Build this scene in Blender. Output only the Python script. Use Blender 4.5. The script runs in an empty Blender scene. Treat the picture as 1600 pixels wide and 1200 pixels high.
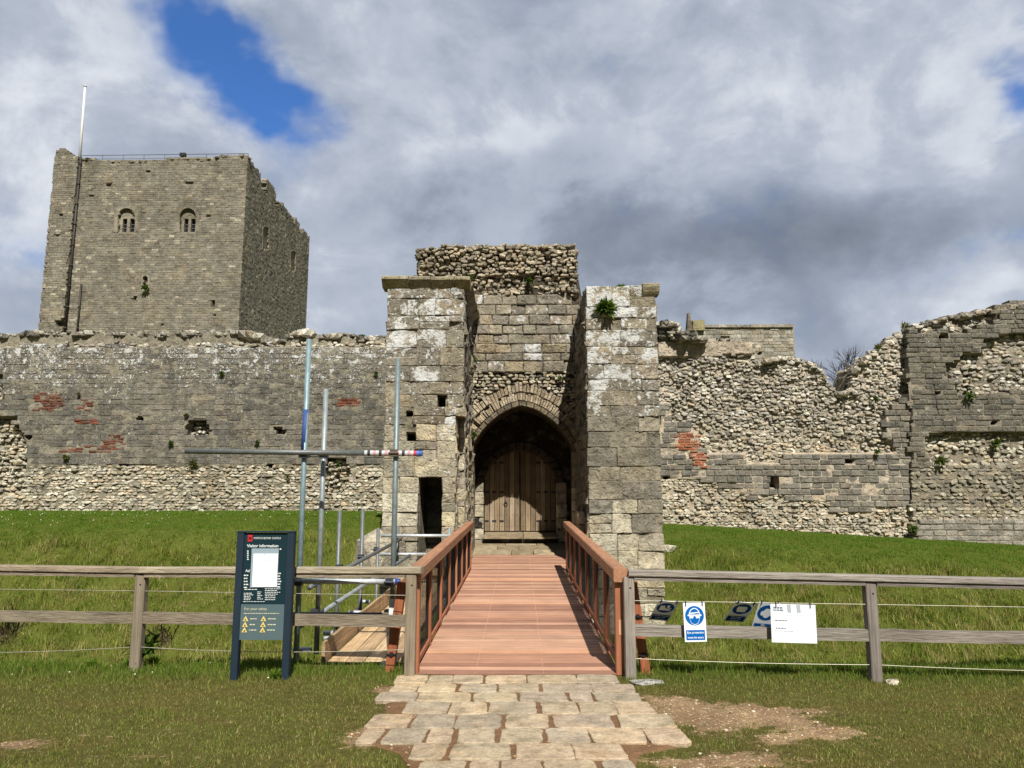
import bpy, math, random
import numpy as np
from mathutils import Vector, noise

random.seed(7)
rng = np.random.default_rng(7)
sc = bpy.context.scene
col = sc.collection
R_ = math.radians

# ------------------------------------------------------------------ camera
PITCH, YAW, FPX, EYE = R_(8.7), R_(0.573), 1200.0, Vector((0, 0, 1.6))
cF = Vector((-math.sin(YAW) * math.cos(PITCH), math.cos(YAW) * math.cos(PITCH), math.sin(PITCH)))
cR = Vector((math.cos(YAW), math.sin(YAW), 0))
cU = cR.cross(cF)
cam_d = bpy.data.cameras.new('camera')
cam = bpy.data.objects.new('camera', cam_d)
col.objects.link(cam)
cam.location = EYE
cam.rotation_euler = (math.pi / 2 + PITCH, 0, YAW)
cam_d.sensor_width = 36
cam_d.lens = 36 * FPX / 1600
cam_d.clip_end = 4000
cam_d.clip_start = 0.05
sc.camera = cam

def ray(px, py):
    return cF + (px - 800) / FPX * cR + (600 - py) / FPX * cU
def P(px, py, Y):                       # photograph pixel -> point in the plane y = Y
    d = ray(px, py)
    return EYE + d * (Y / d.y)
def G(px, py, z=0.0):                   # photograph pixel -> point on the level z
    d = ray(px, py)
    return EYE + d * ((z - EYE.z) / d.z)
def pix(p):
    q = p - EYE
    f = q.dot(cF)
    return 800 + FPX * q.dot(cR) / f, 600 - FPX * q.dot(cU) / f

# ------------------------------------------------------------------ world and sun
SUN_EL, SUN_AZ = R_(47), R_(169.5)        # azimuth of the sun, clockwise from +Y: behind the camera, a little right
world = bpy.data.worlds.new('World')
sc.world = world
world.use_nodes = True
wn, wl = world.node_tree.nodes, world.node_tree.links
wn.clear()

class NB:
    """small expression builder for a node tree"""
    def __init__(s, tree): s.n, s.l = tree.nodes, tree.links
    def put(s, sock, v):
        if hasattr(v, 'is_output'): s.l.new(v, sock)
        elif v is not None: sock.default_value = v
    def m(s, op, a, b=None, c=None, clamp=False):
        n = s.n.new('ShaderNodeMath'); n.operation = op; n.use_clamp = clamp
        for i, v in enumerate((a, b, c)):
            if v is not None: s.put(n.inputs[i], v)
        return n.outputs[0]
    def add(s, a, b): return s.m('ADD', a, b)
    def mul(s, a, b): return s.m('MULTIPLY', a, b)
    def sub(s, a, b): return s.m('SUBTRACT', a, b)
    def noise(s, vec, scale, detail=4, rough=.5, dist=0.0, out=0):
        n = s.n.new('ShaderNodeTexNoise'); s.put(n.inputs['Vector'], vec)
        n.inputs['Scale'].default_value = scale; n.inputs['Detail'].default_value = detail
        n.inputs['Roughness'].default_value = rough; n.inputs['Distortion'].default_value = dist
        return n.outputs[out]
    def ramp(s, fac, pts):
        n = s.n.new('ShaderNodeValToRGB'); s.put(n.inputs[0], fac)
        e = n.color_ramp.elements
        while len(e) < len(pts): e.new(.5)
        for k, (p, c) in enumerate(pts):
            e[k].position = p
            e[k].color = (c, c, c, 1) if isinstance(c, (int, float)) else (*c, 1)
        return n.outputs[0]
    def sstep(s, x, lo, hi):
        n = s.n.new('ShaderNodeMapRange'); n.interpolation_type = 'SMOOTHSTEP'
        s.put(n.inputs[0], x); s.put(n.inputs[1], lo); s.put(n.inputs[2], hi)
        return n.outputs[0]
    def mix(s, f, a, b, mode='MIX'):
        n = s.n.new('ShaderNodeMix'); n.data_type = 'RGBA'; n.blend_type = mode
        s.put(n.inputs[0], f)
        for i, v in ((6, a), (7, b)):
            if isinstance(v, tuple) and len(v) == 3: v = (*v, 1)
            s.put(n.inputs[i], v)
        return n.outputs[2]
    def mapping(s, vec, scale=(1, 1, 1), loc=(0, 0, 0), rot=(0, 0, 0)):
        n = s.n.new('ShaderNodeMapping'); s.put(n.inputs[0], vec)
        n.inputs['Scale'].default_value = scale; n.inputs['Location'].default_value = loc
        n.inputs['Rotation'].default_value = rot
        return n.outputs[0]

w = NB(world.node_tree)
sky = wn.new('ShaderNodeTexSky')
sky.sky_type = 'NISHITA'
sky.sun_disc = False
sky.sun_elevation = SUN_EL
sky.sun_rotation = SUN_AZ
sky.air_density, sky.dust_density, sky.ozone_density = 1.0, 0.6, 2.0
tc = wn.new('ShaderNodeTexCoord')
gen = tc.outputs['Generated']
sep = wn.new('ShaderNodeSeparateXYZ'); wl.new(gen, sep.inputs[0])
az = w.m('ARCTAN2', sep.outputs[0], sep.outputs[1])
el = w.m('ARCSINE', sep.outputs[2])
def dirpx(px, py):
    d = ray(px, py).normalized()
    return math.atan2(d.x, d.y), math.asin(d.z)
wa = w.noise(w.mapping(gen, (1, 1, 1.4), (3, 1, 2)), 3.0, 5, .55)
wb = w.noise(w.mapping(gen, (1, 1, 1.4), (7, 4, 9)), 3.0, 5, .55)
azw = w.add(az, w.mul(w.sub(wa, .5), .30))
elw = w.add(el, w.mul(w.sub(wb, .5), .30))
def blob(px, py, su, sv, rot=0):        # soft patch of sky round one bearing; su, sv, radii in photo pixels
    a, e = dirpx(px, py)
    c, s = math.cos(R_(rot)), math.sin(R_(rot))
    du, dv = w.sub(azw, a), w.sub(elw, e)
    p = w.mul(w.add(w.mul(du, c), w.mul(dv, s)), 1200 / su)
    q = w.mul(w.sub(w.mul(dv, c), w.mul(du, s)), 1200 / sv)
    return w.m('EXPONENT', w.mul(w.add(w.mul(p, p), w.mul(q, q)), -1))
def total(bl):
    t = None
    for k, b in bl:
        v = w.mul(b, k); t = v if t is None else w.add(t, v)
    return t
clear = total([(.98, blob(325, 85, 140, 52, -30)), (.85, blob(470, 165, 90, 42, -8)), (.9, blob(1600, 110, 45, 80, 0)),
               (.40, blob(1480, 385, 110, 28, 8)), (.25, blob(60, 380, 120, 60, 0)), (.30, blob(1120, 560, 120, 30, 0)),
               (.5, blob(230, 60, 70, 60, -40)), (.45, blob(1540, 180, 60, 30, 30))])
n1 = w.noise(w.mapping(gen, (1, 1, 1.5), (1.3, .2, .4)), 3.0, 8, .54, .15)
n2 = w.noise(w.mapping(gen, (1, 1, 1.4), (5.1, 2.2, 1.4)), 5.0, 10, .60, .25)
n2 = w.add(w.mul(n2, .55), w.mul(w.sstep(n2, .40, .60), .40))
n3 = w.noise(w.mapping(gen, (1, 1, 1.3), (9.1, 3.2, 7.4)), 15, 6, .55, .1)
cover = w.add(w.sub(w.add(1.0, w.mul(w.sub(n1, .5), 1.0)), clear), w.sstep(sep.outputs[1], .30, -.25))
cover = w.add(cover, w.add(w.mul(w.sub(n3, .5), .55), w.mul(w.sub(n2, .5), .45)))
cmask = w.sstep(cover, .02, .84)
dark = total([(.27, blob(1000, 440, 460, 190, 2)), (.10, blob(760, 270, 200, 80, 10)), (.10, blob(700, 50, 240, 60, 0)), (.14, blob(1330, 330, 200, 70, 8)),
              (.14, blob(640, 350, 110, 50, 0))])
light = total([(.14, blob(760, 150, 210, 50, 10)), (.12, blob(1230, 130, 200, 80, 0)), (.20, blob(1450, 250, 110, 60, 0)),
               (.18, blob(420, 235, 130, 45, -20)), (.20, blob(540, 440, 110, 110, 0)), (.12, blob(20, 300, 80, 150, 0)), (.08, blob(130, 200, 120, 90, 0)), (.16, blob(1500, 450, 160, 30, 0))])
back = w.sstep(sep.outputs[1], .30, -.25)          # darker cloud added behind the viewer, out of view, to cut fill light
br = w.add(w.sub(w.add(.74, light), w.add(dark, w.mul(back, .55))), w.add(w.mul(w.sub(n2, .5), .55), w.mul(w.sub(n1, .5), .28)))
br = w.add(br, w.mul(w.sub(n3, .5), .34))
ccol = w.ramp(br, [(.0, (.09, .105, .13)), (.22, (.195, .225, .285)), (.50, (.345, .395, .485)), (.78, (.50, .55, .645)), (1.0, (.74, .78, .84))])
skyc = w.mix(1.0, sky.outputs[0], (.062, .104, .162), 'MULTIPLY')
hz = w.mix(cmask, skyc, ccol)
hz = w.mix(w.mul(w.mul(back, w.sub(1, w.sstep(el, .05, .45))), .8), hz, (.05, .056, .064))   # unseen dark band added low behind the viewer, to darken the gate passage
bg = wn.new('ShaderNodeBackground'); wl.new(hz, bg.inputs[0]); bg.inputs[1].default_value = .87
wo = wn.new('ShaderNodeOutputWorld'); wl.new(bg.outputs[0], wo.inputs[0])

sun_d = bpy.data.lights.new('sun', 'SUN')
sun_d.energy = 5.0
sun_d.angle = R_(0.53)
sun_d.color = (1, .965, .90)
sun = bpy.data.objects.new('sun', sun_d)
col.objects.link(sun)
to_sun = Vector((math.sin(SUN_AZ) * math.cos(SUN_EL), math.cos(SUN_AZ) * math.cos(SUN_EL), math.sin(SUN_EL)))
sun.rotation_euler = to_sun.to_track_quat('Z', 'Y').to_euler()
sun.location = (3, -20, 30)
sc.view_settings.view_transform = 'Standard'
sc.view_settings.look = 'None'
sc.view_settings.exposure = .2
sc.view_settings.gamma = 1
sc.cycles.max_bounces = 4
sc.cycles.diffuse_bounces = 1

# ------------------------------------------------------------------ helpers
def lin(r, g, b):
    f = lambda c: (c / 255 / 12.92) if c < 10 else ((c / 255 + .055) / 1.055) ** 2.4
    return (f(r), f(g), f(b))
def tag(o, label=None, cat=None, group=None, kind=None):
    if label: o['label'] = label
    if cat: o['category'] = cat
    if group: o['group'] = group
    if kind: o['kind'] = kind
    return o
def thing(name, loc, label, cat, group=None):
    o = bpy.data.objects.new(name, None)
    o.empty_display_size = .2
    col.objects.link(o)
    o.location = loc
    return tag(o, label, cat, group)
def vary(c, amt=.12, hue=.014):
    k = 1 + random.uniform(-amt, amt)
    return tuple(max(.004, x * k * (1 + random.uniform(-hue, hue))) for x in c)
def nz(a, b, c=0.0):
    return noise.noise((a, b, c))
def inpoly(x, y, poly):
    r = False
    j = len(poly) - 1
    for i in range(len(poly)):
        xi, yi = poly[i]; xj, yj = poly[j]
        if (yi > y) != (yj > y) and x < (xj - xi) * (y - yi) / (yj - yi) + xi: r = not r
        j = i
    return r
def interp(x, pts):
    if x <= pts[0][0]: return pts[0][1]
    for (a, b), (c, d) in zip(pts, pts[1:]):
        if x <= c: return b + (d - b) * (x - a) / (c - a)
    return pts[-1][1]

class MB:
    """collects geometry; build() links it as one mesh object, world coordinates"""
    def __init__(s): s.v, s.f, s.c = [], [], []
    def add(s, verts, faces, tint=(.5, .5, .5), lich=0.0):
        b = len(s.v)
        s.v.extend([tuple(p) for p in verts])
        s.f.extend([tuple(b + i for i in f) for f in faces])
        s.c.extend([(tint[0], tint[1], tint[2], lich)] * len(verts))
    def box(s, lo, hi, tint=(.5, .5, .5), lich=0.0):
        x0, y0, z0 = lo; x1, y1, z1 = hi
        s.add([(x0, y0, z0), (x1, y0, z0), (x1, y1, z0), (x0, y1, z0), (x0, y0, z1), (x1, y0, z1), (x1, y1, z1), (x0, y1, z1)],
              [(3, 2, 1, 0), (4, 5, 6, 7), (0, 1, 5, 4), (1, 2, 6, 5), (2, 3, 7, 6), (3, 0, 4, 7)], tint, lich)
    def beam(s, p, q, wd, ht, tint=(.5, .5, .5), up=(0, 0, 1), bev=0.0):
        """rectangular bar from p to q with chamfered long edges"""
        p, q = Vector(p), Vector(q)
        d = (q - p).normalized()
        sd = d.cross(Vector(up)).normalized()
        u = sd.cross(d)
        a, b = wd / 2, ht / 2
        if bev: sec = [(-a + bev, -b), (a - bev, -b), (a, -b + bev), (a, b - bev), (a - bev, b), (-a + bev, b), (-a, b - bev), (-a, -b + bev)]
        else: sec = [(-a, -b), (a, -b), (a, b), (-a, b)]
        n = len(sec)
        vs = [p + sd * x + u * y for x, y in sec] + [q + sd * x + u * y for x, y in sec]
        fs = [(i, (i + 1) % n, n + (i + 1) % n, n + i) for i in range(n)] + [tuple(range(n))[::-1], tuple(range(n, 2 * n))]
        s.add(vs, fs, tint)
    def tube(s, pts, r, n=8, tint=(.5, .5, .5), caps=True):
        pts = [Vector(p) for p in pts]
        rr = r if isinstance(r, (list, tuple)) else [r] * len(pts)
        vs, fs = [], []
        ref = None
        for i, p in enumerate(pts):
            d = (pts[min(i + 1, len(pts) - 1)] - pts[max(i - 1, 0)]).normalized()
            if ref is None: ref = Vector((0, 0, 1)) if abs(d.z) < .9 else Vector((1, 0, 0))
            a = d.cross(ref).normalized(); b = d.cross(a)
            for k in range(n):
                t = 2 * math.pi * k / n
                vs.append(p + (a * math.cos(t) + b * math.sin(t)) * rr[i])
        for i in range(len(pts) - 1):
            for k in range(n):
                fs.append((i * n + k, i * n + (k + 1) % n, (i + 1) * n + (k + 1) % n, (i + 1) * n + k))
        if caps:
            fs.append(tuple(range(n))[::-1]); fs.append(tuple(range((len(pts) - 1) * n, len(pts) * n)))
        s.add(vs, fs, tint)
    def prism(s, poly, fr, n0, n1, tint=(.5, .5, .5), lich=0.0):
        """polygon in a frame's (u, v), from depth n0 to n1 along the normal"""
        k = len(poly)
        vs = [fr.at(u, v, n0) for u, v in poly] + [fr.at(u, v, n1) for u, v in poly]
        fs = [tuple(range(k)), tuple(range(k, 2 * k))[::-1]] + [(i, i + k, (i + 1) % k + k, (i + 1) % k) for i in range(k)]
        s.add(vs, fs, tint, lich)
    def build(s, name, mat, parent=None, smooth=False, base=None):
        me = bpy.data.meshes.new(name)
        off = Vector((0, 0, 0))
        if parent is not None:
            p = parent
            while p is not None:
                off = off + p.location; p = p.parent
        elif base is not None: off = Vector(base)
        v = np.array(s.v, dtype=np.float64).reshape(-1, 3) - np.array(off)
        me.from_pydata(v.tolist(), [], s.f)
        at = me.color_attributes.new('tint', 'FLOAT_COLOR', 'POINT')
        at.data.foreach_set('color', np.array(s.c, dtype=np.float32).ravel())
        if smooth: me.polygons.foreach_set('use_smooth', [True] * len(me.polygons))
        me.materials.append(mat)
        o = bpy.data.objects.new(name, me)
        col.objects.link(o)
        if parent is not None: o.parent = parent
        elif base is not None: o.location = base
        return o

class Frame:
    def __init__(s, o, u, n):
        s.o, s.u, s.n, s.v = Vector(o), Vector(u).normalized(), Vector(n).normalized(), Vector((0, 0, 1))
    def at(s, u, v, n=0.0): return s.o + s.u * u + s.v * v + s.n * n
def front(Y): return Frame((0, Y, 0), (1, 0, 0), (0, -1, 0))
def uvp(px, py, Y):
    p = P(px, py, Y); return p.x, p.z
def polyuv(pts, Y): return [uvp(a, b, Y) for a, b in pts]

def block(mb, fr, u0, u1, v0, v1, n1, depth, bev, tint, nx=1, ny=1, rough=0.0, lich=0.0, jit=.006):
    wd, ht = u1 - u0, v1 - v0
    if wd < .03 or ht < .02: return
    b = min(bev, wd * .3, ht * .3)
    su = [0, b / wd] + [b / wd + (1 - 2 * b / wd) * i / nx for i in range(1, nx)] + [1 - b / wd, 1]
    sv = [0, b / ht] + [b / ht + (1 - 2 * b / ht) * i / ny for i in range(1, ny)] + [1 - b / ht, 1]
    j = [random.uniform(-jit, jit) for _ in range(8)]
    sd = random.uniform(0, 90)
    tu, tv = random.uniform(-1, 1) * rough * .8, random.uniform(-1, 1) * rough * .8
    vs, fs = [], []
    cu = len(su)
    for a, y in enumerate(sv):
        for c, x in enumerate(su):
            uu = u0 + wd * x + j[0] * (1 - x) * (1 - y) + j[1] * x * (1 - y) + j[2] * (1 - x) * y + j[3] * x * y
            vv = v0 + ht * y + j[4] * (1 - x) * (1 - y) + j[5] * x * (1 - y) + j[6] * (1 - x) * y + j[7] * x * y
            edge = x in (0, 1) or y in (0, 1)
            nn = n1 + tu * (x - .5) * 2 + tv * (y - .5) * 2
            if rough: nn += rough * (nz(uu * 5 + sd, vv * 5, sd) + .6 * nz(uu * 13, vv * 13 + sd, sd))
            if edge:
                nn -= b * .8
                if rough:
                    k = 1.4 * rough
                    uu += k * nz(vv * 9, sd, 3) * .6; vv += k * nz(uu * 9, sd, 7) * .6
            vs.append(fr.at(uu, vv, nn))
    nr = len(sv)
    for a in range(nr - 1):
        for c in range(cu - 1):
            fs.append((a * cu + c, a * cu + c + 1, (a + 1) * cu + c + 1, (a + 1) * cu + c))
    k = len(vs)
    vs += [fr.at(u0, v0, -depth), fr.at(u1, v0, -depth), fr.at(u1, v1, -depth), fr.at(u0, v1, -depth)]
    fs.append(tuple(range(cu))[::-1] + (k, k + 1))
    fs.append(tuple((nr - 1) * cu + c for c in range(cu)) + (k + 2, k + 3))
    fs.append(tuple(a * cu for a in range(nr)) + (k + 3, k))
    fs.append(tuple(a * cu + cu - 1 for a in range(nr))[::-1] + (k + 1, k + 2))
    mb.add(vs, fs, tint, lich)

def rubble(mb, fr, u, v, a, b, n1, depth, tint, lich=0.0, flat=.62):
    """one rough angular facing stone"""
    k = random.choice((4, 5, 5, 6))
    rot = random.uniform(-.3, .3)
    cr, sr = math.cos(rot), math.sin(rot)
    t0 = random.uniform(0, 6.28)
    tu, tv = random.uniform(-.28, .28), random.uniform(-.5, .3)
    fl = flat * random.uniform(.75, 1.2)
    vs = []
    rad = [random.uniform(.85, 1.25) for _ in range(k)]
    ox, oy = random.uniform(-.2, .2) * a, random.uniform(-.25, .25) * b
    for s, dn in ((1.0, -depth), (1.0, -.22 * b), (fl, .18 * b)):
        for i in range(k):
            t = t0 + 6.2832 * (i + .3 * (rad[i] - 1)) / k
            x, y = math.cos(t), math.sin(t)
            q = 1 / max(abs(x), abs(y)) ** .8
            x, y = x * q * rad[i] * s * a, y * q * rad[i] * s * b
            if s == fl: x += ox; y += oy
            nn = n1 + dn + (tu * x + tv * y if dn > -depth else 0) + random.uniform(-.14, .14) * b
            vs.append(fr.at(u + x * cr - y * sr, v + x * sr + y * cr, nn))
    fs = [(i, (i + 1) % k, k + (i + 1) % k, k + i) for i in range(k)] + [(k + i, k + (i + 1) % k, 2 * k + (i + 1) % k, 2 * k + i) for i in range(k)]
    fs.append(tuple(range(2 * k, 3 * k)))
    mb.add(vs, fs, tint, lich)

_ico = None
def rock(mb, c, r, tint, lich=0.0, sq=(1, 1, .7)):
    global _ico
    if _ico is None:
        import bmesh
        bm = bmesh.new(); bmesh.ops.create_icosphere(bm, subdivisions=1, radius=1)
        bm.verts.ensure_lookup_table()
        _ico = ([v.co.copy() for v in bm.verts], [tuple(v.index for v in f.verts) for f in bm.faces]); bm.free()
    s = random.uniform(0, 99); rz = random.uniform(0, 6.28)
    k = [sq[i] * random.uniform(.75, 1.25) for i in range(3)]
    cz, sz = math.cos(rz), math.sin(rz)
    vs = []
    for p in _ico[0]:
        m = 1 + .38 * nz(p.x * 1.3 + s, p.y * 1.3, p.z * 1.3 + s) + .16 * nz(p.x * 3 + s, p.y * 3, p.z * 3)
        x, y, z = [max(-.74, min(.74, p[i])) * 1.2 * (m + random.uniform(-.08, .08)) * k[i] * r for i in range(3)]
        vs.append((c[0] + x * cz - y * sz, c[1] + x * sz + y * cz, c[2] + z))
    mb.add(vs, _ico[1], tint, lich)

def heightfield(mb, fr, u0, u1, v0, v1, st, inside, depth, tint):
    nu, nv = int((u1 - u0) / st) + 1, int((v1 - v0) / st) + 1
    idx, vs, cs, fs = {}, [], [], []
    def vert(i, j):
        if (i, j) not in idx:
            u, v = u0 + i * st, v0 + j * st
            idx[i, j] = len(vs); vs.append(fr.at(u, v, depth(u, v))); cs.append(tint(u, v))
        return idx[i, j]
    for j in range(nv):
        for i in range(nu):
            if inside(u0 + (i + .5) * st, v0 + (j + .5) * st):
                fs.append((vert(i, j), vert(i + 1, j), vert(i + 1, j + 1), vert(i, j + 1)))
    b = len(mb.v)
    mb.v.extend([tuple(p) for p in vs]); mb.f.extend([tuple(b + k for k in f) for f in fs])
    mb.c.extend([(*c[:3], 0.0) for c in cs])

# ------------------------------------------------------------------ materials
def new_mat(name):
    m = bpy.data.materials.new(name); m.use_nodes = True
    nt = m.node_tree; nt.nodes.clear()
    b = NB(nt)
    bs = nt.nodes.new('ShaderNodeBsdfPrincipled')
    out = nt.nodes.new('ShaderNodeOutputMaterial')
    nt.links.new(bs.outputs[0], out.inputs[0])
    bs.inputs['Roughness'].default_value = .9
    bs.inputs['Specular IOR Level'].default_value = .25
    return m, b, bs
def obj_co(b): return b.n.new('ShaderNodeTexCoord').outputs['Object']
def bump(b, bs, h, dist, strength=1.0):
    n = b.n.new('ShaderNodeBump'); n.inputs['Distance'].default_value = dist; n.inputs['Strength'].default_value = strength
    b.put(n.inputs['Height'], h); b.l.new(n.outputs[0], bs.inputs['Normal'])
def attr(b):
    n = b.n.new('ShaderNodeAttribute'); n.attribute_name = 'tint'
    return n.outputs['Color'], n.outputs['Alpha']

def stone_mat(name, fine=1.0, bd=.02, lscale=1.6, pal_=.55, sat=.84):
    m, b, bs = new_mat(name)
    co = obj_co(b); c, a = attr(b)
    big = b.noise(co, .55, 6, .6)
    mid = b.noise(co, 4.5 * fine, 8, .65)
    fin = b.noise(co, 26 * fine, 6, .7)
    k = b.add(b.mul(b.sub(mid, .5), 1.5), b.add(b.mul(b.sub(fin, .5), 1.5), b.mul(b.sub(big, .5), .8)))
    k = b.m('MAXIMUM', b.add(1.0, k), .25)
    hsv = b.mix(1.0, c, k, 'MULTIPLY')
    warm = b.sstep(b.noise(b.mapping(co, (1, 1, 1), (4, 8, 1)), 1.7 * fine, 5, .6), .5, .75)
    hsv = b.mix(b.mul(warm, .35), hsv, b.mix(1.0, hsv, (1.2, .93, .60), 'MULTIPLY'))
    palm = b.mul(b.sstep(b.noise(b.mapping(co, (1, 1, 1.3), (14, 2, 9)), 2.4 * fine, 7, .66), .52, .68), pal_)
    hsv = b.mix(palm, hsv, b.mix(.35, b.mix(1.0, hsv, (1.5, 1.48, 1.42), 'MULTIPLY'), lin(196, 186, 160)))
    soot = b.sstep(b.noise(b.mapping(co, (1.4, 1.4, .7), (2, 1, 5)), 1.3 * fine, 7, .68), .50, .68)
    hsv = b.mix(b.mul(soot, .55), hsv, b.mix(1.0, hsv, (.50, .50, .47), 'MULTIPLY'))
    ln = b.add(b.noise(b.mapping(co, (1, 1, 1), (11, 3, 7)), lscale, 2, .4, .2), b.mul(b.sub(b.noise(co, lscale * 5, 5, .65), .5), .50))
    lm = b.sstep(b.add(ln, b.mul(a, .42)), .81, .89)
    spk = b.sstep(b.add(b.noise(b.mapping(co, (1, 1, 1), (1, 13, 7)), lscale * 5.5, 2, .5), b.mul(a, .34)), .79, .83)
    lm = b.m('MAXIMUM', lm, b.mul(spk, .9))
    k2 = b.sstep(b.noise(b.mapping(co, (1, 1, 1), (21, 3, 5)), 38 * fine, 2, .5), .68, .74)
    lm = b.m('MAXIMUM', lm, b.mul(k2, .28))
    lc = b.mix(b.noise(co, 40, 3), (.48, .48, .44), (.80, .80, .77))
    hs_ = b.n.new('ShaderNodeHueSaturation'); hs_.inputs['Saturation'].default_value = sat; b.put(hs_.inputs['Color'], hsv)
    b.put(bs.inputs['Base Color'], b.mix(lm, hs_.outputs[0], lc))
    bs.inputs['Roughness'].default_value = .95
    bs.inputs['Specular IOR Level'].default_value = .12
    pit = b.sstep(b.noise(co, 11 * fine, 4, .6), .30, .5)
    h = b.add(b.add(b.mul(mid, 1.0), b.mul(fin, .45)), b.mul(pit, .35))
    bump(b, bs, h, bd)
    return m
M = {}
M['stone'] = stone_mat('weathered_stone', 1.0, .05, 5.0, .28)
M['far_stone'] = stone_mat('far_stone', .30, .10, .45, .22)
M['gate_stone'] = stone_mat('gate_stone', 1.0, .06, 2.1)

def wood_mat(name, axis, rough=.7, cont=.9, bd=.004, spec=.3, scale=1.0):
    m, b, bs = new_mat(name)
    co = obj_co(b); c, a = attr(b)
    s = [28 * scale] * 3; s[axis] = 1.1 * scale
    g = b.noise(b.mapping(co, tuple(s)), 1.0, 6, .6, .6)
    s2 = [90 * scale] * 3; s2[axis] = 3 * scale
    g2 = b.noise(b.mapping(co, tuple(s2)), 1.0, 4, .6)
    pt = b.noise(co, 2.2, 5, .6)
    k = b.add(1, b.add(b.mul(b.sub(g, .5), cont), b.add(b.mul(b.sub(g2, .5), cont * .8), b.mul(b.sub(pt, .5), cont * .7))))
    b.put(bs.inputs['Base Color'], b.mix(1.0, c, b.m('MAXIMUM', k, .2), 'MULTIPLY'))
    bs.inputs['Roughness'].default_value = rough
    bs.inputs['Specular IOR Level'].default_value = spec
    bump(b, bs, b.add(g, g2), bd)
    return m
for k, nm in enumerate('xyz'):
    M['new_wood_' + nm] = wood_mat('new_hardwood_' + nm, k, .6, .95, .004)
    M['old_wood_' + nm] = wood_mat('grey_wood_' + nm, k, .9, 1.3, .010, .1)
def plain(name, rough=.5, metal=0.0, mottle=.25, sc_=9.0, bd=.002, spec=.5):
    m, b, bs = new_mat(name)
    co = obj_co(b); c, a = attr(b)
    n = b.add(b.noise(co, sc_, 6, .6), b.mul(b.sub(b.noise(co, sc_ * 9, 4, .6), .5), .5))
    b.put(bs.inputs['Base Color'], b.mix(1.0, c, b.add(1 - mottle, b.mul(n, 2 * mottle)), 'MULTIPLY'))
    b.put(bs.inputs['Roughness'], b.m('ADD', rough - .12, b.mul(n, .24)))
    bs.inputs['Metallic'].default_value = metal
    bs.inputs['Specular IOR Level'].default_value = spec
    bump(b, bs, n, bd)
    return m
M['steel'] = plain('galvanised_steel', .5, .35, .5, 14, .002)
M['paint'] = plain('satin_paint', .55, 0, .10, 6, .0008, .25)
M['matt'] = plain('matt_print', .8, 0, .04, 6, .0002, .15)
M['iron'] = plain('black_iron', .6, .3, .3, 20)
M['paver'] = stone_mat('paving_stone', 1.6, .010, sat=1.0)
M['brick'] = stone_mat('old_brick', 1.0, .04, 5.0, .12, 1.12)
M['glass'] = plain('dark_glass', .2, 0, .2, 3, .001, .6)

def blade_mat(name, rough=.65):
    m, b, bs = new_mat(name)
    c, a = attr(b)
    nt = m.node_tree
    b.put(bs.inputs['Base Color'], c)
    bs.inputs['Roughness'].default_value = rough
    tr = b.n.new('ShaderNodeBsdfTranslucent'); b.put(tr.inputs[0], b.mix(1.0, c, (1.2, 1.3, .6), 'MULTIPLY'))
    mx = b.n.new('ShaderNodeMixShader'); mx.inputs[0].default_value = .3
    out = [n for n in b.n if n.type == 'OUTPUT_MATERIAL'][0]
    b.l.new(bs.outputs[0], mx.inputs[1]); b.l.new(tr.outputs[0], mx.inputs[2]); b.l.new(mx.outputs[0], out.inputs[0])
    return m
M['blade'] = blade_mat('grass_blade')
M['leaf'] = blade_mat('leaf')

m, b, bs = new_mat('ground_soil')
co = obj_co(b); c, a = attr(b)
nA, nB, nC = b.noise(co, 1.1, 7, .62), b.noise(co, 9, 7, .65), b.noise(co, 60, 5, .65)
k = b.add(1, b.add(b.mul(b.sub(nA, .5), .7), b.add(b.mul(b.sub(nB, .5), .9), b.mul(b.sub(nC, .5), 1.1))))
mk_ = b.sstep(b.add(a, b.add(b.mul(b.sub(nB, .5), 1.5), b.mul(b.sub(nC, .5), 1.0))), .30, .52)
soil = b.mix(b.sstep(b.noise(co, 2.6, 5, .6), .42, .62), lin(140, 114, 86), lin(158, 132, 100))
soil = b.mix(b.sstep(b.noise(co, 45, 3, .5), .60, .66), soil, lin(206, 188, 158))
c = b.mix(mk_, c, soil)
b.put(bs.inputs['Base Color'], b.mix(1.0, c, b.m('MAXIMUM', k, .25), 'MULTIPLY'))
bs.inputs['Roughness'].default_value = 1; bs.inputs['Specular IOR Level'].default_value = .05
bump(b, bs, b.add(nB, b.mul(nC, .5)), .03)
M['ground'] = m

# ------------------------------------------------------------------ terrain
def vnoise(x, y, seed=0):
    xi, yi = np.floor(x).astype(np.int64), np.floor(y).astype(np.int64)
    fx, fy = x - xi, y - yi
    fx, fy = fx * fx * (3 - 2 * fx), fy * fy * (3 - 2 * fy)
    def h(a, b):
        n = (a * 374761393 + b * 668265263 + seed * 982451653) & 0x7fffffff
        n = ((n ^ (n >> 13)) * 1274126177) & 0x7fffffff
        return ((n ^ (n >> 16)) & 0xffff) / 65535.0
    return (h(xi, yi) * (1 - fx) + h(xi + 1, yi) * fx) * (1 - fy) + (h(xi, yi + 1) * (1 - fx) + h(xi + 1, yi + 1) * fx) * fy
def fbm(x, y, seed=0, octv=4):
    """fractal noise, about -1 to 1"""
    t, a, n = 0, 1.0, 0
    for k in range(octv):
        t = t + a * (vnoise(x * 2 ** k, y * 2 ** k, seed + k) - .5) * 2; n += a; a *= .6
    return t / n * 1.6
def sines(x, y):
    return (np.sin(x * 1.7 + y * .6) + np.sin(y * 2.3 - x * .9 + 1) + .6 * np.sin(x * 4.1 + y * 3.3) + .5 * np.sin(y * 6.3 - x * 5.2 + 2)) / 3
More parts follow.
